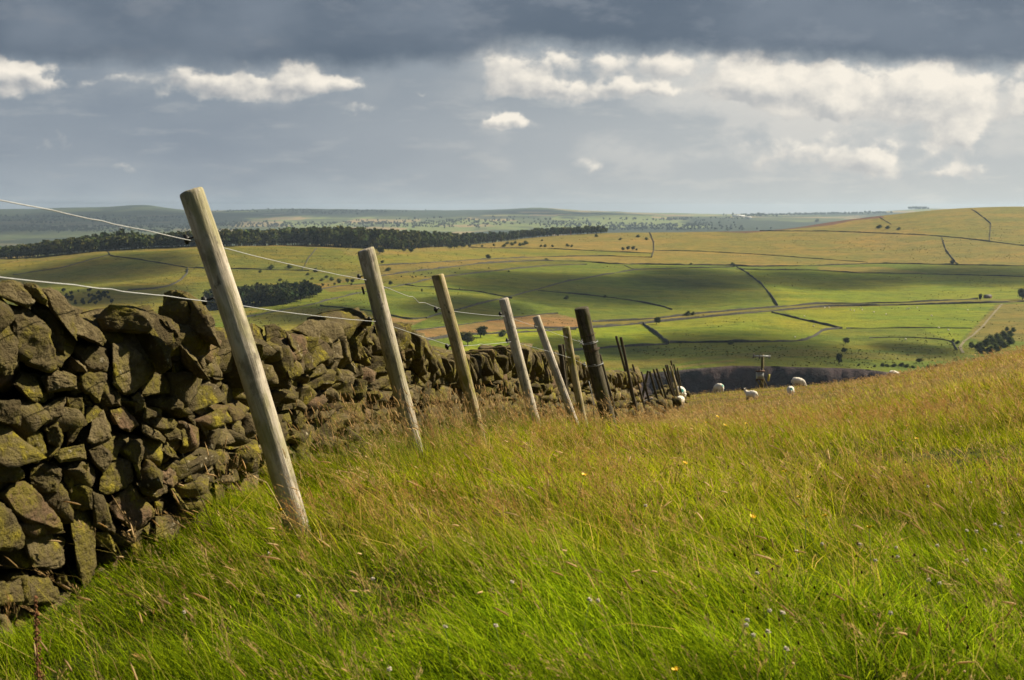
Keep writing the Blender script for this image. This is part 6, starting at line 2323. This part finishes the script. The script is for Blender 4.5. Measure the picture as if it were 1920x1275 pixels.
# a few big arching foxtail heads close to the lens
g = np.random.default_rng(77)
x, y = spread(100, 2.9, 7.0, 1.0, seed=78)
n = len(x)
lx, ly = lean_field(x, y, g, n, 1.0)
stalks(x, y, g.uniform(.20, .36, n), lx - .2, ly, g.uniform(.5, 1.1, n), mix_cols(n, g, (.34, .29, .06), (.52, .38, .14)), np.full(n, .0068), g.uniform(.045, .09, n), g, np.full(n, .002), mix_cols(n, g, (.70, .54, .33), (.50, .34, .16)), 'spike')
# tall tussock stalks along the foot of the wall and between the posts
g = np.random.default_rng(91)
for (n, d0, d1, o0, o1, hm) in ((330, 6.3, 12.5, .10, .85, .40), (130, 12, 18, .10, .9, .32), (24, 4.6, 6.3, .05, .6, .28), (160, 18, 34, .05, 1.0, .24)):
    y = g.uniform(d0, d1, n)
    x = wall_x(y) + g.uniform(o0, o1, n)
    h = hm * g.uniform(.55, 1.35, n)
    lx, ly = lean_field(x, y, g, n, .45)
    grow = np.maximum(1, y / 7) ** .75
    stalks(x, y, h, lx, ly, g.uniform(.1, .8, n), mix_cols(n, g, (.13, .16, .02), (.26, .22, .05)), .006 * grow, g.uniform(.04, .09, n), g, .0024 * grow, mix_cols(n, g, (.50, .36, .18), (.36, .25, .12)), 'spike')
    n2 = n // 2
    stalks(x[:n2] + .05, y[:n2], h[:n2] * .9, lx[:n2], ly[:n2], g.uniform(.1, .8, n2), mix_cols(n2, g, (.13, .16, .02), (.26, .22, .05)), .006 * grow[:n2], g.uniform(.08, .15, n2), g, .0020 * grow[:n2], mix_cols(n2, g, (.36, .22, .10), (.45, .32, .16)), 'pan')
    bl = []
tall = []
y = g.uniform(6, 14, 1500)
x = wall_x(y) + g.uniform(.10, .8, 1500)
lx, ly = lean_field(x, y, g, 1500, .5)
ribbons(tall, x, y, ground(x, y) - .01, .28 * g.uniform(.5, 1.3, 1500), .0045 * g.uniform(.7, 1.3, 1500), lx, ly, g.uniform(.1, .9, 1500), mix_cols(1500, g, (.07, .12, .012), (.17, .20, .02)), 3, g)
# dark plantain heads on thin stems in the right foreground
n = 190
x, y = spread(n * 3, 3.0, 9.0, 1.2, u0=.10, u1=.5, seed=303)
kk = fbm(np.stack([x, y], -1) / 1.2, 2, 131) > .02
x, y = x[kk][:n], y[kk][:n]
n = len(x)
lx, ly = lean_field(x, y, g, n, .25)
stalks(x, y, .21 * g.uniform(.7, 1.3, n), lx, ly, g.uniform(0, .4, n), mix_cols(n, g, (.08, .09, .02), (.12, .10, .03)), np.full(n, .0075), g.uniform(.010, .018, n), g, np.full(n, .0018), mix_cols(n, g, (.045, .028, .015), (.08, .05, .025)), 'spike')
finish("seed_grass", heads + tall, "tan and reddish seed heads standing above the meadow grass")

# ------------------------------------------------------------------ meadow flowers
M_PETY = simple_mat("buttercup petal", (.70, .46, .01), .5, .15, 60.0)
M_PETW = simple_mat("clover floret", (.64, .56, .47), .8, .3, 60.0)
M_STEM = simple_mat("flower stem", (.09, .13, .02), .8, .2, 40.0)


def flower_proto(kind):
    o = empty(kind, (0, 0, 0), "", "flower")
    m = MB()
    m.tube([(0, 0, -.34), (.006, .002, -.15), (0, 0, 0)], [.0014, .0012, .0012], 5)
    m.build("stem", M_STEM, o)
    m = MB()
    if kind == "buttercup":
        for k in range(5):
            a = k * 1.2566
            c, s_ = math.cos(a), math.sin(a)
            P = [(0, 0, 0), (.35, -.32, .22), (.85, -.38, .55), (1.0, 0, .62), (.85, .38, .55), (.35, .32, .22)]
            V = np.array([(c * p[0] - s_ * p[1], s_ * p[0] + c * p[1], p[2]) for p in P]) * .0125
            m.add(V, [[(0, 1, 2, 3)], [(0, 3, 4, 5)]])
        m.tube([(0, 0, 0), (0, 0, .006)], [.004, .003], 7)
        m.build("petals", M_PETY, o)
    else:
        g_ = np.random.default_rng(4)
        for k in range(34):
            v = g_.normal(size=3)
            v[2] = abs(v[2]) * 1.1 - .5
            v /= np.linalg.norm(v)
            r_ = g_.uniform(.006, .0125)
            m.tube([v * .002 + (0, 0, .006), v * r_ + (0, 0, .007 - .002 * (v[2] < 0))], [.0009, .0019], 4)
        m.build("florets", M_PETW, o)
    return o


protos = {}


def flower(kind, px, py, label, group, up=None, size=1.0):
    up = up or random.uniform(.2, .28)
    h = hit_near(px, py, up)
    if h is None:
        return
    if kind not in protos:
        o = protos[kind] = flower_proto(kind)
    else:
        o = protos[kind].copy()
        COL.objects.link(o)
        for ch in protos[kind].children:
            c2 = ch.copy()
            COL.objects.link(c2)
            c2.parent = o
    o.location = h
    s_ = size * (.55 if kind == 'clover' else .8) * max(1.0, h[1] / 6.5) ** .6
    o.scale = (s_, s_, s_)
    o.rotation_euler = (random.uniform(-.5, .1), random.uniform(-.3, .5), random.uniform(0, 6))
    tag(o, label, "flower", group)


flower("buttercup", 527, 958, "yellow buttercup at the foot of the nearest fence post", "buttercups in the meadow", .16, 1.5)
flower("buttercup", 1147, 779, "yellow buttercup against the foot of the dark strainer post", "buttercups in the meadow", .3, 1.2)
flower("buttercup", 1268, 1258, "yellow buttercup lowest in the meadow, near the bottom edge", "buttercups in the meadow", .15, 1.1)
for px, py in ((1095, 892), (1284, 869), (1473, 885), (1500, 933), (1411, 970), (1511, 971), (1549, 968), (1675, 749), (1345, 782), (1326, 793), (1359, 798), (1594, 773), (1719, 823), (1696, 827), (1700, 800), (1400, 795), (1388, 810), (1630, 990)):
    flower("buttercup", px, py, "small yellow buttercup in the middle of the meadow grass", "buttercups in the meadow", None, 1.25)
for px, py in ((1494, 1036), (1542, 1022), (1612, 1023), (1642, 1053), (1684, 1046), (1681, 1029), (1757, 1025), (1813, 997), (1829, 998), (1865, 985), (1877, 989), (1812, 1053), (1741, 1090), (1762, 1096), (1669, 1152), (1210, 950), (1740, 914), (1820, 906), (1880, 963), (1914, 1020), (1910, 1005), (1846, 1034), (1420, 1077),
               (1400, 1165), (1398, 1174), (1441, 1147), (1468, 1152), (1412, 1193), (1440, 1187), (1474, 1220), (960, 1094), (1105, 1127), (1122, 1128), (835, 1178), (930, 1176), (700, 1087), (345, 1150), (560, 1120), (505, 1040), (730, 1258)):
    flower("clover", px, py, "small white clover head in the foreground meadow grass", "white clover in the meadow", None, 1.0)

# a dock stalk close to the lens and pale arching straws by the wall foot
M_DOCK = simple_mat("dock seed brown", (.16, .070, .028), .9, .4, 60.0)
p1_, p0_ = at(66, 1118, 3.25), at(72, 1225, 3.25)
o = empty("dock_stalk", (p0_[0], p0_[1], float(ground(p0_[0], p0_[1]))), "rusty brown dock seed stalk in front of the wall's lowest stones", "plant")
m = MB()
m.tube([(0, 0, -.05), (-.004, 0, (p1_[2] - o.location.z) * .5), (p1_[0] - p0_[0], 0, p1_[2] - o.location.z)], [.003, .0026, .0015], 6)
m.build("stem", M_DOCK, o)
m = MB()
gd = np.random.default_rng(9)
L_ = p1_[2] - o.location.z
for k in range(150):
    t = gd.uniform(.42, 1.0)
    a = gd.uniform(0, 6.28)
    r_ = gd.uniform(.002, .012) * (1.25 - t)*1.6
    c = np.array([(p1_[0] - p0_[0]) * t + math.cos(a) * r_, math.sin(a) * r_, L_ * t])
    m.tube([c - (0, 0, .0035), c, c + (0, 0, .0035)], [.0008, .0026, .0008], 5)
m.build("seeds", M_DOCK, o)
M_STRAW = simple_mat("pale straw", (.50, .38, .16), .8, .2, 60.0)
for pl, d, lab in (([(398, 985), (375, 930), (342, 850)], 4.9, "pale straight straw stalk leaning across the wall foot left of the nearest post"), ([(396, 984), (368, 977), (330, 985), (288, 1004)], 4.85, "pale straw stalk arching left over the wall foot"),
                   ([(560, 1010), (500, 905), (462, 888)], 4.8, "long bent straw crossing the nearest post near its foot")):
    P = [at(px, py, d) for px, py in pl]
    m = MB()
    m.tube(P, np.linspace(.0022, .0012, len(P)), 6)
    tag(m.build("straw_stalk", M_STRAW, loc=P[0]), lab, "grass stalk")

# ------------------------------------------------------------------ unseen clouds added overhead to cast the shadows on the valley
def cloud_mat():
    m, n, out = new_mat("cloud vapour")
    tc = n.n('ShaderNodeTexCoord').outputs['Generated']
    p = n.vm('MULTIPLY_ADD', tc, (2.0, 2.0, 0.0), (-1.0, -1.0, 0.0))
    r = n.vm('LENGTH', p, out=1)
    co = n.n('ShaderNodeTexCoord').outputs['Object']
    f = n.noise(co, 0.012, 4, .6)
    e = n.m('ADD', r, n.m('MULTIPLY', n.m('SUBTRACT', f, .5), .9))
    al = n.step(e, 1.12, .45)
    d = n.n('ShaderNodeBsdfDiffuse')
    d.inputs[0].default_value = (.8, .8, .8, 1)
    t = n.n('ShaderNodeBsdfTransparent')
    mx = n.n('ShaderNodeMixShader')
    n._in(mx.inputs[0], n.m('MULTIPLY', al, .60))
    n._in(mx.inputs[1], t.outputs[0])
    n._in(mx.inputs[2], d.outputs[0])
    n._in(out.inputs[0], mx.outputs[0])
    return m


M_CLOUD = cloud_mat()


def shadow_cloud(px0, py0, px1, py1, along, seed, dmin=150, tilt=0.0):
    """A flat cumulus high on the sun's side whose shadow falls on the given stretch of ground."""
    pc = [hit(px, py, dmin) for px, py in (((px0 + px1) / 2, py1), ((px0 + px1) / 2, py0), (px0, (py0 + py1) / 2), (px1, (py0 + py1) / 2))]
    if any(p is None for p in pc):
        print("cloud lost", px0, py0)
        return
    c = (pc[0] + pc[1]) / 2
    ry = abs(pc[1][1] - pc[0][1]) / 2
    rx = (px1 - px0) / 2 / F * c[1]
    bm = bmesh.new()
    bmesh.ops.create_icosphere(bm, subdivisions=4, radius=1)
    V = np.array([v.co[:] for v in bm.verts])
    Fc = np.array([[v.index for v in f.verts] for f in bm.faces])
    bm.free()
    th = min(rx, ry) * .22
    V = V * (1 + .22 * fbm(V * 1.7 + seed, 3, 141))[:, None]
    V = V * np.array([rx * 1.12, ry * 1.12, th])
    cen = c + SUN * along
    if tilt:
        a = R(tilt)
        V = np.stack([V[:, 0] * math.cos(a) - V[:, 1] * math.sin(a), V[:, 0] * math.sin(a) + V[:, 1] * math.cos(a), V[:, 2]], 1)
    o = mk("cloud", V + cen, [Fc], M_CLOUD, loc=cen)
    o['kind'] = "structure"
    o['label'] = "unseen cumulus cloud added high over the valley to cast a shadow"


SHADOW_CLOUDS = [
    (-60, 486, 350, 534, 1300, 1), (60, 534, 330, 580, 1300, 2), (830, 516, 1440, 575, 1300, 3), (760, 556, 1010, 602, 1250, 4), (1180, 503, 1430, 545, 1300, 5),
    (1400, 508, 1690, 545, 1350, 6), (1640, 498, 2000, 540, 1400, 7), (1180, 618, 1620, 690, 1200, 8), (960, 630, 1240, 676, 1200, 9), (470, 570, 720, 612, 1250, 10), (1640, 640, 1800, 672, 1200, 14),
]
for cl in SHADOW_CLOUDS:
    shadow_cloud(*cl)
for cl in ((-150, 393, 480, 440, 3600, 11), (430, 394, 760, 404, 3800, 12), (900, 396, 1250, 407, 3800, 13)):
    shadow_cloud(*cl, dmin=3000)

# ------------------------------------------------------------------ the air
zlo, zhi = float(min(ZG.min(), NZZ.min())) - 3.0, float(max(ZG.max(), EZ)) + 14.0
m = MB()
xw = 1.62 * 15000
m.box((0, 7400, (zlo + zhi) / 2), (2 * xw, 15400, zhi - zlo))
mat, n, out = new_mat("air")
pv = n.n('ShaderNodeVolumePrincipled')
pv.inputs['Color'].default_value = (.60, .78, 1.0, 1)
pv.inputs['Density'].default_value = 4.6e-5
pv.inputs['Anisotropy'].default_value = 0.25
n._in(out.inputs['Volume'], pv.outputs[0])
hz = m.build("haze", mat, smooth=False)
hz['kind'] = "stuff"
hz['label'] = "pale blue summer haze over the valley"
